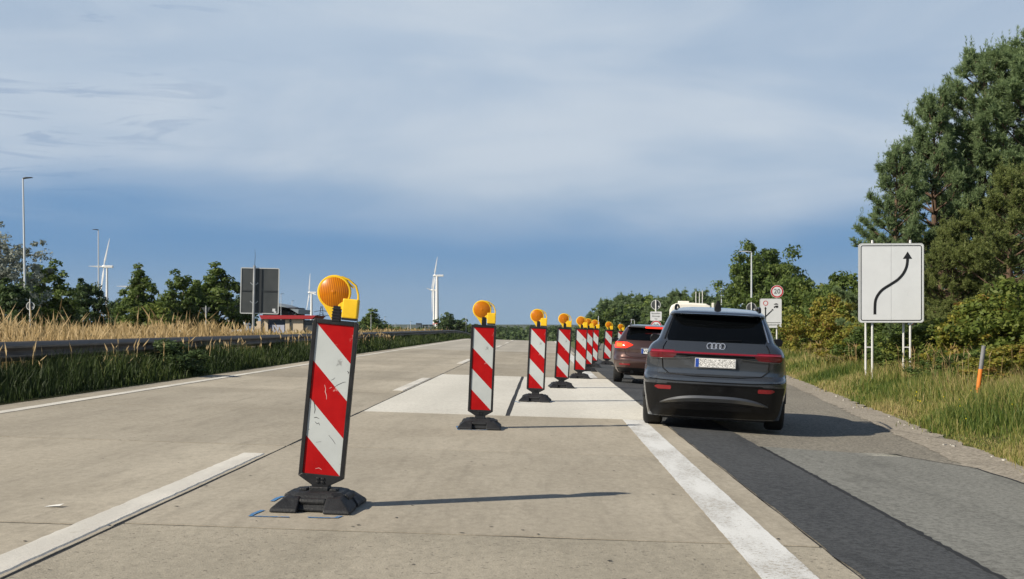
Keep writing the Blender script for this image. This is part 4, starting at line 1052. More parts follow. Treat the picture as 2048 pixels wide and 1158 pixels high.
# ------------------------------------------------------------------ street lamps
M_LAMPP = mat('lamp_pole', (.62, .64, .66), .45, .3)
def lamp(px, pytop, Y, arm, label, group=None, r=.075, double=False, dark=True, tilt=0):
    X = PX(px, Y); b = G(X, Y); H = P(px, pytop, Y).z - b
    root = thing('street_lamp', label, 'street lamp', (X, Y, b), (0, tilt, 0), group)
    mb = MB(); mb.tube([(0, 0, -.2), (0, 0, H * .35), (0, 0, H)], [r * 1.25, r, r * .6], 9); mb.obj('pole', M_LAMPP, root, smooth=60)
    for s in ((-1, 1) if double else (1,)):
        a = arm * s; mb = MB()
        if abs(a) > .01:
            mb.loft([[(0, -.06, H - .04), (0, .06, H - .04), (0, .06, H + .05), (0, -.06, H + .05)], [(a * .35, -.13, H - .0), (a * .35, .13, H - .0), (a * .35, .13, H + .08), (a * .35, -.13, H + .08)],
                     [(a, -.11, H + .03), (a, .11, H + .03), (a, .11, H + .07), (a, -.11, H + .07)]])
            mb.obj('lamp_head', M_DARKM if dark else M_LAMPP, root, bevel=.015)
lamp(52, 357, 78, .55, 'tallest street lamp, beside the silver willow', tilt=-.018)
lamp(198, 460, 116, -.5, 'tall street lamp crossing in front of the big wind turbine', tilt=-.006)
lamp(266, 546, 190, -.4, 'white lamp post in front of the pointed tree')
lamp(449, 572, 230, .5, 'white lamp post in front of the broad dark tree')
lamp(562, 588, 240, .6, 'thin lamp post in front of the red roof fascia')
lamp(584, 602, 270, .5, 'thin lamp post by the end of the grey barrel roof')
for px, py in ((742, 628),): lamp(px, py, 250, 0, 'pole in front of the lone dark tree')
lamp(769, 634, 280, .5, 'pole at the edge of the lone dark tree'); lamp(932, 632, 290, 0, 'pole beside the sloping green tree')
lamp(1503, 504, 105, -1.0, 'tallest lamp in front of the big round tree', dark=False, r=.085)
lamp(1485, 547, 150, -1.0, 'second lamp in front of the big round tree', dark=False, r=.085)
lamp(1443, 571, 200, -1.2, 'lamp with a long arm at the edge of the big round tree', r=.1); lamp(1448, 586, 240, -.9, 'small lamp close behind the one with the long arm', r=.1)
lamp(1197, 632, 190, 0, 'white pole in front of the wood, next to the seventh beacon')
lamp(1217, 655, 200, 0, 'short white pole at the eighth beacon'); lamp(1240, 645, 210, 0, 'white pole over the last beacon'); lamp(1263, 638, 205, 0, 'white pole before the wood over the brown car roof')
lamp(1269, 640, 215, -.6, 'small lamp with an arm over the brown car roof', dark=False)
for px, py, lab in ((1392, 585, 'first of three white flagpoles above the white caravan'), (1399, 587, 'middle one of three white flagpoles above the white caravan'), (1405, 583, 'last of three white flagpoles above the white caravan')):
    X = PX(px, 130); b = G(X, 130); o = thing('flagpole', lab, 'flagpole', (X, 130, b), group='white flagpoles'); mb = MB(); H = P(px, py, 130).z - b
    mb.tube([(0, 0, -.2), (0, 0, H)], [.07, .045], 8); mb.obj('pole', M_POLE, o, smooth=60); mb = MB(); mb.lathe([(0, H - .02), (.07, H), (.07, H + .06), (0, H + .1)], 8); mb.obj('cap', M_POLE, o)
for px, py, Y, lab in ((790, 648, 420, 'thin far lamp just past the lone dark tree'), (816, 650, 430, 'bare far pole beside the taller far lamp'), (821, 643, 410, 'taller thin far lamp short of the slate grey tower block'),
                       (850, 652, 400, 'first bare pole in front of the slate grey hall'), (858, 650, 400, 'second bare pole in front of the slate grey hall, next to the turbines')):
    lamp(px, py, Y, .8 if px in (790, 821) else 0, lab, 'thin far poles', r=.1)

# ------------------------------------------------------------------ wind turbines
M_TURB = mat('turbine_white', (.78, .78, .77), .5); M_TRED = mat('turbine_red', (.55, .08, .06), .5)
def turbine(px, pyhub, Y, blades_, label, nac=1, nl=9., tr=2.0, bl=46, face=0):
    X = PX(px, Y); b = -8; H = P(px, pyhub, Y).z - b; root = thing('wind_turbine', label, 'wind turbine', (X, Y, b), (0, 0, face), 'wind turbines on the horizon')
    mb = MB(); mb.lathe([(tr * 1.25, 0), (tr, H * .5), (tr * .72, H - 1)], 14); mb.obj('tower', M_TURB, root, smooth=60)
    mb = MB(); mb.lathe([(tr * 1.23, 15), (tr * 1.22, 16.5)], 14); mb.obj('red_band', M_TRED, root, smooth=60)
    mb = MB(); mb.loft([[(s, y, H + zz) for y, zz in ((-1.6, -1.7), (1.6, -1.7), (1.8, 1.2), (-1.8, 1.2))] for s in (-3 * nac, 0, nl * .6 * nac, nl * nac)]); mb.obj('nacelle', M_TURB, root, bevel=.4)
    hub = Vector((-3.6 * nac, 0, H)); mb = MB(); mb.lathe([(0, -2.6), (1.2, -2.0), (1.7, -.4), (1.7, 1.2), (0, 1.3)], 12, hub, 'x') if nac < 0 else mb.lathe([(0, 1.3), (1.7, 1.2), (1.7, -.4), (1.2, -2.0), (0, -2.6)][::-1], 12, hub, 'x'); mb.obj('hub', M_TURB, root, smooth=60)
    for (ux, uz), l in blades_:                            # blade direction seen from the road, foreshortened into the rotor plane
        d = Vector((ux * .35, math.sqrt(max(0, 1 - ux * ux * .1225 - uz * uz)) * (1 if ux >= 0 else -1), uz)).normalized() if abs(uz) < .95 else Vector((ux, 0, uz)).normalized()
        d = Vector((ux, -.25 * abs(ux), uz)).normalized(); wv = d.cross(Vector((0, 1, 0))).normalized(); tv = d.cross(wv)
        mb = MB(); rings = []
        for f, c, th in ((0, .9, .9), (.08, 1.4, .7), (.2, 2.2, .5), (.55, 1.4, .3), (.9, .7, .15), (1, .2, .05)):
            p = hub + d * (1.2 + f * l); rings.append([p - wv * c * .35 , p + tv * th * .5, p + wv * c * .65, p - tv * th * .5])
        mb.loft(rings); mb.obj('blade', M_TURB, root, smooth=60)
turbine(214, 533, 1500, [((.22, .97), 32), ((-1, .02), 16), ((-.12, -.98), 42)], 'big white wind turbine with one long blade pointing up, behind the tall street lamps', 1, 7, 1.5)
turbine(268, 573, 1900, [((-1, .02), 20), ((.5, .86), 36), ((.5, -.86), 36)], 'wind turbine hidden by the pointed tree except for one blade', 1, 6, 1.9)
turbine(623, 585, 2100, [((.05, 1), 30), ((-.15, -.98), 30), ((.9, -.3), 12)], 'white wind turbine just behind the amber lamp of the large beacon', 1, 8, 2.1)
turbine(874, 551, 2000, [((.15, .98), 28), ((-.1, -.99), 38), ((-.12, -.98), 30)], 'nearer one of two overlapping wind turbines, with a reddish nacelle', 1, 10, 2.7)
turbine(868, 580, 2400, [((-.9, .3), 10), ((.1, .99), 26), ((0, -1), 40)], 'wind turbine standing just behind the nearer one of the overlapping pair', 1, 6, 2.0)
# distant lattice mast
X = PX(643, 700); root = thing('lattice_mast', 'thin dark power mast beside the amber lamp of the large beacon', 'mast', (X, 700, G(X, 700)))
H = P(643, 612, 700).z - G(X, 700)
for sx in (-1, 1): mb = MB(); mb.tube([(sx * 2.2, 0, 0), (sx * .3, 0, H)], .16, 4); mb.obj('leg', M_DARKM, root)
for f, l in ((.62, 5.0), (.78, 4.0)): mb = MB(); mb.tube([(-l, 0, H * f), (0, 0, H * f + .8), (l, 0, H * f)], .15, 4); mb.obj('crossarm', M_DARKM, root)
mb = MB()
for i in range(6): f0, f1 = i / 6, (i + 1) / 6; mb.tube([((2.2 - 1.9 * f0) * (-1) ** i, 0, H * f0), ((2.2 - 1.9 * f1) * (-1) ** (i + 1), 0, H * f1)], .1, 4)
mb.obj('lattice', M_DARKM, root)

# ------------------------------------------------------------------ buildings behind the reeds
M_CREAM = mat('cream_wall', (.56, .46, .34), .7, var=.05, vscale=.3); M_REDF = mat('red_fascia', (.36, .02, .025), .5); M_GLASS = mat('dark_glazing', (.02, .025, .05), .15)
Y = 200.0; k = Y / FPX; x0 = PX(522, Y); g = G(x0, Y); zz = lambda py: P(0, py, Y).z - g; xx = lambda px: (px - 522) * k
root = thing('service_building', 'low cream service building with a red fascia, behind the golden reeds', 'building', (x0, Y, g))
mb = MB(); mb.box((xx(575), 5.0, zz(645) / 2), (xx(626), 9.4, zz(641))); mb.obj('wall', mat('back_wall', (.30, .27, .22), .8), root)
mb = MB(); mb.box((xx(496), 4.8, zz(650) / 2 + .3), (58 * k, 8, zz(642))); mb.obj('side_wing', M_CREAM, root)
mb = MB(); mb.prism([(xx(520), zz(630.5)), (xx(524), zz(638)), (xx(626), zz(638)), (xx(634), zz(631))], -.6, 9); mb.obj('red_fascia', M_REDF, root)
for a, b in ((525, 536), (571, 580), (583, 607)): mb = MB(); mb.box((xx((a + b) / 2), .1, zz(638) / 2), ((b - a) * k, .25, zz(638) - .02)); mb.obj('wall_panel', M_CREAM, root)
mb = MB(); mb.box((xx(553.5), .25, zz(640) / 2), (34 * k, .2, zz(640))); w_ = mb.obj('glass_front', M_GLASS, root)
mb = MB(); mb.box((xx(557), .1, zz(655) / 2 + .2), (24 * k, .12, zz(650))); mb.obj('shutter', mat('pale_shutter', (.42, .44, .55), .5), root)
mb = MB(); mb.box((xx(618), .3, zz(640) / 2), (18 * k, .2, zz(640))); mb.obj('side_glazing', mat('grey_glazing', (.07, .075, .08), .3), root)
for px in (523.5, 581.5): mb = MB(); mb.box((xx(px), -.1, zz(638) / 2), (.22, .22, zz(638) - .04)); mb.obj('column', M_DARKM, root)
Y = 250.0; k = Y / FPX; x0 = PX(570, Y); g = G(x0, Y); root = thing('barrel_roof_building', 'dark building with a grey curved roof, behind the red fascia', 'building', (x0, Y, g)); zz = lambda py: P(0, py, Y).z - g; xx = lambda px: (px - 570) * k
mb = MB(); mb.box((xx(556), 6, zz(615) / 2), (66 * k, 10, zz(615))); mb.obj('wall', mat('dark_cladding', (.035, .03, .032), .7), root)
mb = MB(); mb.prism([(xx(500), zz(616))] + [(xx(500 + 98 * f), zz(604.5 + 14 * abs(2 * f - .6) ** 2 * .85)) for f in (0, .12, .25, .4, .55, .7, .85, 1)] + [(xx(599), zz(619)), (xx(590), zz(618))], -.8, 12); mb.obj('roof', mat('roof_sheet', (.26, .30, .33), .5, .2), root)
for px in (546, 553, 560, 576, 584): mb = MB(); mb.box((xx(px), .95, zz(623)), (3 * k, .12, 12 * k)); mb.obj('window', M_GLASS, root)
mb = MB(); mb.tube([(xx(589), .2, zz(630)), (xx(597), .2, zz(619.5))], .12, 6); mb.obj('strut', M_POLE, root)
# container-like far blocks
for px0, px1, pt, lab in ((832, 842, 646.5, 'small far slate grey tower block by the overlapping turbines'), (845, 866, 649.5, 'long far slate grey hall by the overlapping turbines')):
    Y = 520.; k = Y / FPX; X = PX((px0 + px1) / 2, Y); g = G(X, Y); o = thing('far_hall', lab, 'building', (X, Y, g)); h = P(0, pt, Y).z - g
    mb = MB(); mb.box((0, 2, h / 2 - .15), ((px1 - px0) * k, 4, h - .3)); mb.obj('wall', mat('slate_cladding', (.09, .115, .13), .6), o)
    mb = MB(); mb.box((0, 2, h - .13), ((px1 - px0 + .6) * k, 4.4, .3)); mb.obj('roof', M_DARKM, o)
    for i in range(int((px1 - px0) / 4)): mb = MB(); mb.box((((i + .5) * 4 - (px1 - px0) / 2) * k, -.06, h * .55), (.9, .1, 1.2)); mb.obj('window', M_GLASS, o)
# ------------------------------------------------------------------ vehicles
M_GREY = mat('dark_grey_paint', (.060, .069, .083), .26, .5, coat=1.0)
M_BRWN = mat('brown_paint', (.088, .048, .040), .3, .6, coat=1.0)
M_CGLS = mat('car_glass', (.002, .0025, .003), .05, spec=.25, coat=0)
M_TRIM = mat('black_trim', (.0045, .0045, .005), .4, var=.15, vscale=6, spec=.3)
M_CHRO = mat('chrome', (.85, .86, .88), .25, .85)
M_SATIN = mat('satin_silver', (.20, .205, .21), .35, .9)
M_TYRE = mat('tyre_rubber', (.012, .012, .012), .85, var=.2, vscale=20)
M_RIM = mat('alloy', (.30, .31, .32), .35, .9)
M_TLR = mat('tail_lens', (.11, .003, .010), .15, coat=.5, emit=(1, .01, .04), emk=.018)
M_TLB = mat('light_strip', (.18, .004, .014), .15, coat=.5, emit=(1, .015, .05), emk=.12)
M_BRK = mat('brake_lit', (.5, .02, .01), .15, emit=(1, .03, .01), emk=1.3)
M_BRK2 = mat('lamp_orange_lit', (.5, .06, .01), .15, emit=(1, .16, .03), emk=1.3)
M_REFL = mat('red_reflector', (.22, .012, .016), .25, coat=.3)
M_PLATE = mat('plate_white', (.72, .72, .70), .4); M_BLUE2 = mat('plate_blue', (.015, .06, .32), .4)
def speckle():
    m = bpy.data.materials.new('unreadable_plate'); m.use_nodes = True; t = NT(m.node_tree)
    b = t.n('ShaderNodeBsdfPrincipled'); o = t.n('ShaderNodeOutputMaterial'); t.l(b.outputs[0], o.inputs[0])
    v = t.n('ShaderNodeTexCoord').outputs['Object']
    wn = t.noise(v, 150, 2, .8); c = t.mix(t.smooth(wn, .44, .56), (.10, .10, .10), (.95, .95, .93)); t.l(c, b.inputs['Base Color']); b.inputs['Roughness'].default_value = .5
    return m
M_SPK = speckle()

class Body:
    "stack of horizontal slices: rows of (z, half width, rear y, front y, rear corner radius, rear bow)"
    def __init__(s, rows): s.r = np.array(rows, float)
    def at(s, z): return [np.interp(z, s.r[:, 0], s.r[:, i]) for i in range(1, 6)]
    def rear(s, x, z):
        w, yr, yf, rc, bow = s.at(z); a = min(abs(x), w * .9995); y = yr + bow * (a / w) ** 2.4
        if a > w - rc: y += rc - math.sqrt(max(0, rc * rc - (a - (w - rc)) ** 2))
        return y
    def contour(s, z):
        w, yr, yf, rc, bow = s.at(z); R_ = []
        xs = [i / 8 * (w - rc) for i in range(9)] + [w - rc + rc * math.sin(R(90) * i / 7) for i in range(1, 8)]
        R_ = [(x, s.rear(x, z)) for x in xs]; y0 = R_[-1][1]; rf = min(.55, w * .8); n = 9
        R_ += [(w - .02 * ((i / n - .4) ** 2), y0 + (yf - .35 - rf - y0) * i / n) for i in range(1, n + 1)] if yf - .35 - rf > y0 + .2 else [(w * (1 - .04 * i / n), y0 + .02 * i) for i in range(1, n + 1)]
        yb = R_[-1][1]; wb = R_[-1][0]
        R_ += [(wb * math.cos(R(90) * i / 8) ** .7 if i < 8 else 0, yb + max(.05, yf - yb) * math.sin(R(90) * i / 8)) for i in range(1, 9)]
        L = [(-x, y) for x, y in R_[1:-1]][::-1]
        return [(x, y, z) for x, y in R_ + L]
    def mesh(s, m, zs):
        mb = MB(); mb.loft([s.contour(z) for z in zs]); return mb
    def side(s, y, z, sg=1):
        w, yr, yf, rc, bow = s.at(z); return sg * w
    def pt(s, x, z, off):
        y = s.rear(x, z); e = .004
        dx = (s.rear(x + e, z) - s.rear(x - e, z)) / (2 * e); dz = (s.rear(x, z + e) - s.rear(x, z - e)) / (2 * e)
        n = Vector((dx, -1, dz)); n.normalize(); p = Vector((x, y, z)) + n * off; return p
    def drape(s, rows, off=.004, nc=14, thick=.02):
        "patch lying on the rear surface; rows of (z, x left, x right)"
        mb = MB(); g = []
        for z, a, b in rows: g.append([s.pt(a + (b - a) * i / nc, z, off) for i in range(nc + 1)])
        mb.loft(g, closed=False)
        ring = g[0] + [r[-1] for r in g[1:-1]] + g[-1][::-1] + [r[0] for r in g[1:-1]][::-1]
        back = [p + Vector((0, thick, 0)) for p in ring]; mb.loft([ring, back], caps=False); return mb
    def line(s, pts, r=.004, off=.001):
        mb = MB(); P_ = []
        for i in range(len(pts) - 1):
            for k in range(5): u = k / 5; P_.append(s.pt(pts[i][0] + (pts[i + 1][0] - pts[i][0]) * u, pts[i][1] + (pts[i + 1][1] - pts[i][1]) * u, off))
        P_.append(s.pt(*pts[-1], off)); mb.tube(P_, r, 5); return mb

def lerprows(z0, z1, n, f): return [(z0 + (z1 - z0) * i / n,) + tuple(f(i / n)) for i in range(n + 1)]

def wheel(root, x, y, r, wd, side):
    o = link('wheel', None, root) if False else None
    mb = MB(); h = wd / 2
    prof = [(r * .62, -h * .8), (r * .70, -h), (r * .90, -h), (r * .985, -h * .82), (r, -h * .55), (r, h * .55), (r * .985, h * .82), (r * .90, h), (r * .70, h), (r * .62, h * .8)]
    mb.lathe(prof, 36, (0, 0, 0), 'x', caps=False); wo = mb.obj('wheel', M_TYRE, root, smooth=50); wo.location = (x, y, r)
    rm = MB(); s = side
    rm.lathe([(r * .66, -h * .7), (r * .66, h * .7)], 32, (0, 0, 0), 'x', caps=False); rm.lathe([(r * .66, s * h * .72), (r * .60, s * h * .80), (r * .58, s * h * .5)], 32, (0, 0, 0), 'x', caps=False)
    rm.lathe([(r * .60, 0), (0, 0)], 24, (s * h * .1, 0, 0), 'x', caps=False)
    rm.lathe([(0, s * h * .75), (r * .14, s * h * .72), (r * .15, s * h * .3)], 16, (0, 0, 0), 'x', caps=False)
    for k in range(5): a = 2 * math.pi * k / 5; rm.box((s * h * .62, math.cos(a) * r * .36, math.sin(a) * r * .36), (h * .22, r * .5, r * .15), rot=Matrix.Rotation(a, 3, 'X'))
    rm.obj('rim', M_RIM, wo, smooth=40); return wo

def arches(o, ys, r, w):
    "cut the wheel openings out of the body mesh"
    mb = MB()
    for y in ys:
        for s in (-1, 1): mb.lathe([(r, s * (w + .3)), (r, s * (w - .36))] if s > 0 else [(r, s * (w - .36)), (r, s * (w + .3))], 32, (0, y, r * .93), 'x')
    c = mb.obj('arch_cutter', M_TRIM, None); bpy.context.view_layer.update()
    md = o.modifiers.new('b', 'BOOLEAN'); md.operation = 'DIFFERENCE'; md.object = c; md.solver = 'EXACT'
    dg = bpy.context.evaluated_depsgraph_get(); dg.update(); me = bpy.data.meshes.new_from_object(o.evaluated_get(dg))
    o.modifiers.clear(); old = o.data; o.data = me; me.name = 'body'; bpy.data.objects.remove(c)
    me.polygons.foreach_set('use_smooth', [True] * len(me.polygons)); me.set_sharp_from_angle(angle=R(28))

def place_car(root, X, Y, heading, roll): 
    q = Quaternion((0, 0, 1), -heading) @ Quaternion((0, 1, 0), roll)
    root.rotation_mode = 'QUATERNION'; root.rotation_quaternion = q; root.location = (X, Y, zr(X, Y) + .008)

# ---- the dark grey car: origin on the ground under the middle of the rear axle
RA = .93                                                # rear overhang
root = thing('car', 'dark grey sport utility car with a full-width red light strip and four-ring badge', 'car')
rows = [(.13, .76, .45, 4.1, .2, .05), (.16, .87, .20, 4.5, .2, .10), (.25, .885, .10, 4.6, .2, .12), (.36, .905, .055, 4.68, .22, .13), (.47, .925, .03, 4.72, .24, .13), (.56, .935, .012, 4.75, .25, .13), (.615, .938, .0, 4.75, .25, .13),
        (.665, .937, .004, 4.74, .25, .13), (.70, .935, .03, 4.73, .25, .13), (.725, .93, .075, 4.72, .25, .12), (.80, .925, .085, 4.7, .25, .11), (.90, .915, .065, 4.62, .24, .11), (.945, .908, .05, 4.5, .23, .11), (.972, .902, .03, 4.4, .22, .11), (1.0, .895, .03, 4.2, .22, .11),
        (1.03, .885, .055, 3.9, .22, .11), (1.07, .865, .095, 3.62, .22, .11), (1.10, .835, .125, 3.5, .22, .11), (1.13, .79, .155, 3.4, .22, .11), (1.16, .765, .19, 3.3, .22, .10), (1.25, .735, .27, 3.08, .2, .09), (1.35, .695, .37, 2.82, .2, .08), (1.44, .655, .46, 2.58, .2, .07), (1.468, .643, .485, 2.5, .2, .07),
        (1.476, .640, .38, 2.48, .2, .09), (1.495, .630, .365, 2.42, .2, .10), (1.515, .617, .42, 2.36, .2, .10), (1.54, .590, .60, 2.28, .2, .12), (1.562, .55, .85, 2.18, .2, .15), (1.58, .48, 1.15, 2.05, .2, .12), (1.592, .36, 1.4, 1.9, .16, .06), (1.597, .18, 1.55, 1.75, .1, .03)]
rows = [(z, w_ * 1.005, a - RA, b - RA, c, d) for z, w_, a, b, c, d in rows]
B = Body(rows); zs = sorted(set([r[0] for r in rows] + [.41, .51, .59, .64, .685, .76, .84, .87, 1.20, 1.30, 1.40, 1.485, 1.505]))
body = B.mesh(M_GREY, zs).obj('body', M_GREY, root); arches(body, (0, 2.9), .405, .94)
# lower black bumper cladding, down to the sill
B.drape(lerprows(.175, .585, 10, lambda u: (-.80 - .115 * u ** .5, .80 + .115 * u ** .5)), .006, 26).obj('bumper_cladding', M_TRIM, root, smooth=40)
B.drape(lerprows(.585, .60, 1, lambda u: (-.62, .62)), .012, 20).obj('bumper_edge', M_TRIM, root, smooth=40)
# raised satin trim arch above the diffuser
def trim_z(x): return .43 - .09 * (abs(x) / .72) ** 3
mb = MB(); g0, g1, g2 = [], [], []
for i in range(33):
    x = -.70 + 1.4 * i / 32; z = trim_z(x); th = .045 * (1 - (abs(x) / .72) ** 4) + .008
    g0.append(B.pt(x, z + th * .5, .010)); g1.append(B.pt(x, z, .035)); g2.append(B.pt(x, z - th, .012))
mb.loft([g0, g1, g2], closed=False); mb.obj('bumper_trim', M_SATIN, root, smooth=30)
B.drape(lerprows(.275, .335, 3, lambda u: (-.5, .5)), .02, 16).obj('diffuser', M_TRIM, root, smooth=40)
for s in (-1, 1):
    def rf(u, s=s):
        a, b = .56 + .02 * abs(u - .5), .79 - .10 * abs(u - .6); return (-b, -a) if s < 0 else (a, b)
    B.drape(lerprows(.515, .565, 4, rf), .010, 8).obj('reflector', M_REFL, root, smooth=40)
# glass, lights, strip
def win(u): w_ = .665 - .092 * u; return (-w_ + .03 * max(0, .12 - u) / .12, w_ - .03 * max(0, .12 - u) / .12)
B.drape(lerprows(1.135, 1.464, 12, win), .003, 20).obj('rear_window', M_CGLS, root, smooth=60)
mb = MB(); mb.tube([B.pt(0, 1.137, .012), B.pt(.1, 1.145, .016), B.pt(.33, 1.155, .014)], [.011, .008, .005], 6); mb.obj('wiper', M_TRIM, root)
# thin pillar strips beside the glass
for s in (-1, 1):
    def ps(u, s=s): w_ = .668 - .092 * u; a, b = w_ + .004, w_ + .022 * (1 - u * .3); return (-b, -a) if s < 0 else (a, b)
    B.drape(lerprows(1.15, 1.46, 8, ps), .006, 2, .01).obj('window_strip', M_CHRO if s > 0 else M_TRIM, root, smooth=60)
for s in (-1, 1):
    def tl(u, s=s):
        a, b = .50 + .10 * abs(u - .62) , .868 - .022 * abs(u - .45) * 2; return (-b, -a) if s < 0 else (a, b)
    cl = B.drape(lerprows(.915, 1.012, 6, tl), .008, 12); lo = cl.obj('tail_light', M_TLR, root, smooth=50)
    def ti(u, s=s): a, b = .55, .84; return (-b, -a) if s < 0 else (a, b)
    B.drape(lerprows(.985, 1.000, 2, ti), .0105, 10).obj('light_line', M_TLB, lo, smooth=50)
    def tk(u, s=s): a, b = .30, .86; return (-b, -a) if s < 0 else (a, b)
    mb = MB(); pts = [B.pt(s * (.33 + .5 * i / 10), .905 + .028 * (1 - i / 10) ** 1.5, .011) for i in range(11)]; mb.tube(pts, .006, 5); mb.obj('chrome_edge', M_SATIN, lo, smooth=60)
B.drape(lerprows(.976, 1.000, 3, lambda u: (-.55, .55)), .010, 24).obj('light_strip', M_TLR, root, smooth=50)
B.drape(lerprows(.984, .994, 1, lambda u: (-.55, .55)), .0125, 24).obj('light_line', M_TLB, root, smooth=50)
B.drape(lerprows(.948, .972, 2, lambda u: (-.52, .52)), .004, 20).obj('black_band', M_TRIM, root, smooth=50)  # black trim band just under the red strip
# plate in its recess
mb = MB(); y_ = B.rear(0, .88) - .01; mb.box((0, y_ - .002, .868), (.53, .014, .118)); plo = mb.obj('licence_plate', M_PLATE, root, bevel=.004)
mb = MB(); mb.box((-.238, y_ - .0105, .868), (.045, .004, .108)); mb.obj('plate_band', M_BLUE2, plo)
mb = MB(); mb.box((.022, y_ - .0105, .868), (.466, .004, .104)); mb.obj('plate_field', M_SPK, plo)
B.drape(lerprows(.79, .945, 4, lambda u: (-.31 - .04 * u, .31 + .04 * u)), .002, 8, .01).obj('plate_recess', M_GREY, root, smooth=40)
# badge: four linked rings
mb = MB(); y_ = B.rear(0, 1.083) - .012
for i in range(4):
    cx = (i - 1.5) * .054; n = 24
    mb.tube([(cx + .037 * math.cos(6.2832 * k / n), y_ - .003 * (i % 2) + .42 * .034 * math.sin(6.2832 * k / n) * 1.0, 1.083 + .037 * math.sin(6.2832 * k / n)) for k in range(n + 1)], .0078, 6)
mb.obj('badge', M_CHRO, root, smooth=60)
# tailgate seams and bumper crease
sm = [(-.655, 1.12), (-.69, 1.05), (-.70, .92), (-.685, .78), (-.60, .715), (-.3, .695), (.3, .695), (.60, .715), (.685, .78), (.70, .92), (.69, 1.05), (.655, 1.12)]
B.line(sm, .008, .0).obj('tailgate_seam', M_TRIM, root)
B.line([(-.93, .645), (-.5, .625), (.5, .625), (.93, .645)], .007, .001).obj('bumper_seam', M_TRIM, root)
# spoiler lip, roof rails, fin
mb = MB(); lo_, up_, bk = [], [], []
for i in range(25):
    x = -.62 + 1.24 * i / 24; y = B.rear(x, 1.49) - .02; lo_.append((x, y + .02, 1.474)); up_.append((x, y - .02, 1.489)); bk.append((x, y + .10, 1.515 - .02 * (abs(x) / .6) ** 3))
mb.loft([lo_, up_, bk], closed=False); mb.obj('spoiler', M_GREY, root, smooth=30)
for s in (-1, 1):
    mb = MB(); mb.tube([(s * .575, .02, 1.535), (s * .575, .06, 1.585), (s * .575, .16, 1.603), (s * .575, .9, 1.618), (s * .575, 1.6, 1.60), (s * .575, 1.72, 1.56)], [.018, .018, .016, .015, .015, .012], 8); mb.obj('roof_rail', M_TRIM, root, smooth=60)
mb = MB(); mb.loft([[(-.05, -.10, 1.55), (.05, -.10, 1.55), (.05, .16, 1.57), (-.05, .16, 1.57)], [(-.042, -.09, 1.61), (.042, -.09, 1.61), (.034, .08, 1.61), (-.034, .08, 1.61)], [(-.014, -.075, 1.68), (.014, -.075, 1.68), (.01, -.02, 1.68), (-.01, -.02, 1.68)]]); mb.obj('antenna_fin', M_TRIM, root, smooth=60, bevel=.008)
# side glass strips and mirrors
for s in (-1, 1):
    mb = MB(); A, Z = [], []
    for y in (.25, .7, 1.3, 1.9): A.append((s * (B.at(1.16)[0] + .004), y - .25, 1.16)); Z.append((s * (B.at(1.42)[0] + .004), y - .25 + (.18 if y < .4 else -.1 if y > 1.8 else 0), 1.42))
    mb.loft([A, Z], closed=False); mb.obj('side_window', M_CGLS, root)
    mb = MB(); mb.loft([[(s * (.80 + dx), 1.95 + dy, 1.06 + z) for dx, z in ((0, .02), (.07, 0), (.19, .03), (.205, .085), (.17, .135), (.06, .125), (.0, .07))] for dy, k in ((-.10, 1), (.02, 1), (.1, 1))]); mb.box((s * .80, 1.97, 1.06), (.14, .06, .03)); mb.obj('mirror', M_TRIM, root, smooth=45, bevel=.012)
    # wheel arch lip
    mb = MB(); n = 16; mb.tube([(s * .935, .415 * math.cos(math.pi * i / n), .375 + .415 * math.sin(math.pi * i / n)) for i in range(n + 1)], .022, 6); mb.obj('arch_lip', M_TRIM, root, smooth=60)
    for y in (0, 2.9): wheel(root, s * .822, y, .385, .255, s)
mb = MB(); mb.box((0, 1.4, .22), (1.36, 4.0, .18)); mb.box((0, -.1, .24), (1.36, .9, .2)); mb.obj('underbody', M_TRIM, root)
place_car(root, 2.27, 17.65, R(7.4), .045); root.scale = (.965, 1, 1)

# ---- the brown car
root = thing('car', 'brown hatchback with lit red brake lights, partly hidden by the dark grey car', 'car'); RA = .86
rows = [(.20, .66, .45, 3.7, .2, .05), (.27, .78, .14, 3.95, .2, .1), (.36, .84, .06, 4.1, .24, .14), (.47, .88, .02, 4.2, .27, .14), (.56, .893, 0, 4.25, .28, .14), (.62, .895, .015, 4.25, .28, .14), (.66, .893, .06, 4.22, .28, .13), (.76, .89, .085, 4.15, .28, .12), (.86, .88, .075, 4.0, .27, .12), (.93, .872, .085, 3.75, .26, .12),
        (1.0, .85, .11, 3.4, .25, .12), (1.05, .82, .13, 3.15, .24, .11), (1.09, .785, .16, 3.0, .23, .1), (1.15, .755, .22, 2.85, .22, .1), (1.25, .71, .31, 2.6, .22, .1), (1.34, .655, .40, 2.4, .22, .09), (1.385, .625, .445, 2.3, .22, .09), (1.392, .62, .33, 2.28, .2, .1), (1.41, .605, .33, 2.22, .2, .1), (1.435, .57, .48, 2.1, .2, .12), (1.455, .50, .75, 1.95, .2, .14), (1.468, .36, 1.05, 1.75, .15, .08), (1.472, .18, 1.25, 1.55, .1, .03)]
rows = [(z, w_, a - RA, b - RA, c, d) for z, w_, a, b, c, d in rows]; B = Body(rows)
body = B.mesh(M_BRWN, sorted(set([r[0] for r in rows] + [.42, .52, .71, .81, 1.2, 1.3]))).obj('body', M_BRWN, root); arches(body, (0, 2.6), .35, .89)
B.drape(lerprows(.25, .40, 5, lambda u: (-.74 - .07 * u, .74 + .07 * u)), .005, 20).obj('bumper_cladding', M_TRIM, root, smooth=40)
B.drape(lerprows(1.075, 1.375, 10, lambda u: (-(.66 - .10 * u) + .05 * (1 - u) ** 4, (.66 - .10 * u) - .05 * (1 - u) ** 4)), .003, 18).obj('rear_window', M_CGLS, root, smooth=60)
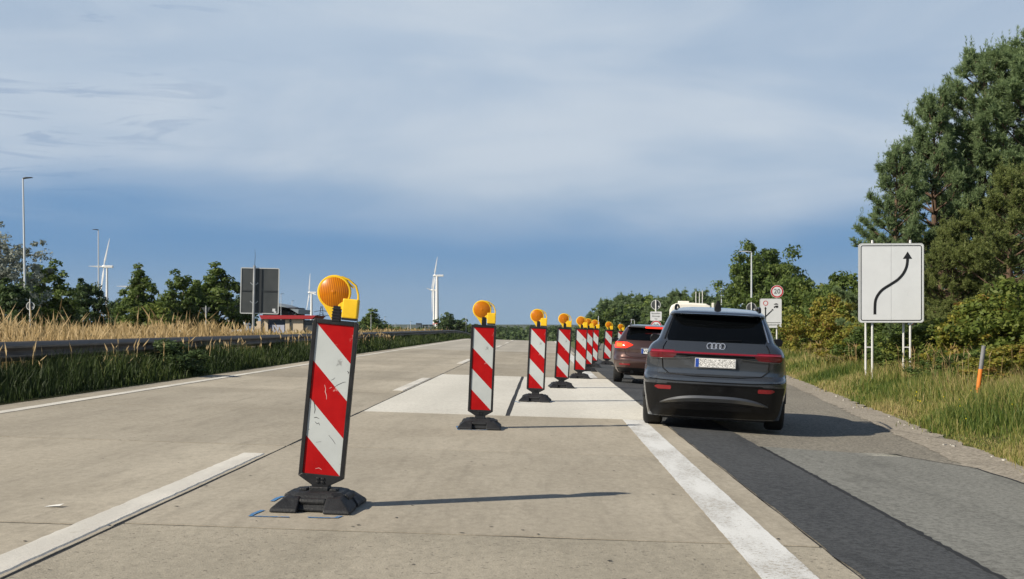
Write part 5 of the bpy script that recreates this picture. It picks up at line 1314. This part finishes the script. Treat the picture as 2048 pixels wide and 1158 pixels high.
mb = MB(); pg = [B.pt(-.02 + .36 * i / 6, 1.14, .0045) for i in range(7)]; pu = [B.pt(.02 + .30 * i / 6, 1.255, .0045) for i in range(7)]; mb.loft([pg, pu], closed=False); mb.obj('painted_daylight_patch', mat('painted_daylight', (.20, .25, .29), .1), root)  # opaque pale patch, painted as daylight seen through the cabin
mb = MB(); mb.box((.12, B.rear(.1, 1.40) - .02, 1.398), (.62, .03, .042)); mb.obj('high_brake_light', M_BRK, root, bevel=.008)
mb = MB(); mb.prism([(-.60, 1.392), (.60, 1.392), (.56, 1.43), (-.56, 1.43)], B.rear(0, 1.41) - .015, B.rear(0, 1.41) + .2); mb.obj('spoiler', M_SATIN, root, bevel=.01)
for s in (-1, 1):
    def tl(u, s=s):
        a, b = .44 + .16 * abs(u - .55) * 2, .872 - .03 * abs(u - .5); return (-b, -a) if s < 0 else (a, b)
    lo = B.drape(lerprows(.87, 1.02, 7, tl), .010, 12).obj('tail_light', M_BRK, root, smooth=50)
    def ti(u, s=s): a, b = .70, .82; return (-b, -a) if s < 0 else (a, b)
    B.drape(lerprows(.90, .99, 2, ti), .014, 5).obj('lamp_cell', M_BRK2, lo, smooth=50)
    def rf(u, s=s): a, b = .50, .74; return (-b, -a) if s < 0 else (a, b)
    B.drape(lerprows(.46, .50, 2, rf), .009, 8).obj('reflector', M_REFL, root, smooth=40)
    mb = MB(); mb.loft([[(s * (.80 + dx), 1.62 + dy, .98 + z) for dx, z in ((0, .02), (.07, 0), (.18, .03), (.19, .08), (.16, .12), (.06, .11), (.0, .07))] for dy in (-.08, .08)]); mb.obj('mirror', M_TRIM, root, smooth=45, bevel=.012)
    mb = MB(); A, Z = [], []
    for y in (.2, .7, 1.2, 1.6): A.append((s * (B.at(1.10)[0] + .004), y - .2, 1.10)); Z.append((s * (B.at(1.36)[0] + .004), y - .1 - (.15 if y > 1.5 else 0), 1.36))
    mb.loft([A, Z], closed=False); mb.obj('side_window', M_CGLS, root)
    mb = MB(); mb.tube([(s * .54, -.05, 1.45), (s * .54, .1, 1.485), (s * .53, 1.0, 1.49), (s * .52, 1.1, 1.46)], .014, 6); mb.obj('roof_rail', M_SATIN, root, smooth=60)
    for y in (0, 2.6): wheel(root, s * .78, y, .32, .205, s)
B.drape(lerprows(1.385, 1.44, 3, lambda u: (-.5, .5)), .003, 10).obj('roof_edge', M_SATIN, root, smooth=50)
mb = MB(); y_ = B.rear(0, .82) - .012; mb.box((0, y_, .815), (.52, .012, .11)); plo = mb.obj('licence_plate', M_PLATE, root)
mb = MB(); mb.box((-.236, y_ - .008, .815), (.044, .006, .108)); mb.obj('plate_band', M_BLUE2, plo)
link('lettering', text_mesh('VG', .105, M_SIGNB, ext=.001), plo, (-.145, y_ - .008, .815), (R(90), 0, 0))
B.line([(-.63, 1.06), (-.66, .95), (-.62, .73), (-.5, .67), (.5, .67), (.62, .73), (.66, .95), (.63, 1.06)], .005, 0).obj('tailgate_seam', M_TRIM, root)
mb = MB(); mb.tube([B.pt(-.27, .885, .012), B.pt(0, .892, .014), B.pt(.27, .885, .012)], .009, 6); mb.obj('handle_strip', M_CHRO, root)
mb = MB(); mb.box((0, 1.3, .28), (1.25, 3.6, .14)); mb.tube([(-.45, -.80, .30), (-.45, -.5, .30)], .04, 8); mb.obj('underbody', M_TRIM, root)
place_car(root, 2.60, 31.6, R(4.5), .05); root.scale = (1.02, 1, .955)

# ---- the caravan ahead
X, Y = PX(1380, 73), 73.0; root = thing('caravan', 'cream white caravan roof showing over the dark grey car', 'caravan', (X, Y, zr(X, Y)), (0, .02, R(-5)))
H = P(1380, 606, Y).z - zr(X, Y); hw = 41 * Y / FPX
M_CRM = mat('caravan_cream', (.76, .73, .66), .45, var=.03, vscale=1)
sec = [(-hw, .45), (hw, .45), (hw, H - .32), (hw - .08, H - .14), (hw - .32, H - .02), (0, H + .02), (-hw + .32, H - .02), (-hw + .08, H - .14), (-hw, H - .32)]
mb = MB(); mb.loft([[(x * k, y, .45 + (z - .45) * kz) for x, z in sec] for y, k, kz in ((.0, .97, .97), (.08, 1, 1), (5.2, 1, 1), (5.5, .96, .9))]); mb.obj('body', M_CRM, root, bevel=.03)
mb = MB(); mb.box((-hw * .35, 1.2, H + .06), (.62, .8, .12)); mb.obj('roof_hatch', M_CRM, root, bevel=.03)
mb = MB(); mb.box((0, -.02, H - .75), (1.4, .05, .5)); mb.obj('window', M_CGLS, root, bevel=.03)
mb = MB(); mb.box((.25, -.008, H - .37), (.75, .012, .07)); mb.box((-.22, -.008, H - .37), (.09, .012, .09)); mb.obj('decal', mat('faded_red_print', (.45, .22, .22), .6), root)
mb = MB(); mb.box((hw + .1, .9, H - .10), (.14, .2, .3)); mb.obj('side_mirror', M_CRM, root, bevel=.03)
for s in (-1, 1):
    mb = MB(); mb.box((s * hw * .82, -.015, .8), (.2, .05, .3)); mb.obj('tail_light', M_REFL, root)
    mb = MB(); mb.lathe([(.33, -.1), (.33, .1)], 18, (s * (hw - .15), 2.6, .33), 'x'); mb.obj('wheel', M_TYRE, root)
mb = MB(); mb.box((0, 2.7, .4), (hw * 1.8, 5.0, .14)); mb.obj('chassis', M_TRIM, root)

# ---- pale parked vehicles beyond the reeds
def van(px, Y, w_, h_, label):
    X = PX(px, Y); g = G(X, Y); o = thing('parked_car', label, 'car', (X, Y, g), (0, 0, R(80)), 'pale cars parked beyond the reeds'); l = w_
    mb = MB(); mb.prism([(-l / 2, .3), (l / 2, .3), (l / 2, .8), (l * .36, .95), (l * .2, h_), (-l * .42, h_), (-l / 2, 1.0)], -.85, .85, 'x'); mb.obj('body', mat('white_car_paint', (.7, .7, .7), .3), o, bevel=.06)
    mb = MB(); mb.prism([(l * .33, .98), (l * .19, h_ - .06), (-l * .38, h_ - .06), (-l * .44, 1.0)], -.86, .86, 'x'); mb.obj('window', M_CGLS, o)
    for y in (-l * .32, l * .32):
        for s in (-1, 1): mb = MB(); mb.lathe([(.31, -.1), (.31, .1)], 14, (s * .78, y, .31), 'x'); mb.obj('wheel', M_TYRE, o)
van(405, 128, 4.3, 1.5, 'white car parked beyond the reeds at the foot of the triangular sign back')
van(462, 135, 4.4, 1.9, 'white van parked beyond the reeds beside the broad dark tree')

# ------------------------------------------------------------------ light haze over the plain
def haze(density, top):
    mb = MB(); mb.box((0, 2400, (top - 16) / 2), (11000, 6400, top + 16)); o = mb.obj('haze', [], None) if False else link('haze', mb.mesh('haze', HM), None)
    o['kind'] = 'stuff'; o['label'] = 'thin blue haze over the distant plain'; return o
HM = bpy.data.materials.new('haze'); HM.use_nodes = True; t = NT(HM.node_tree)
vo = t.n('ShaderNodeVolumePrincipled'); vo.inputs['Color'].default_value = (.80, .88, 1, 1); vo.inputs['Density'].default_value = .00005; vo.inputs['Anisotropy'].default_value = .1
o_ = t.n('ShaderNodeOutputMaterial'); t.l(vo.outputs[0], o_.inputs['Volume'])
HAZE = True
if HAZE: haze(.0001, 160)
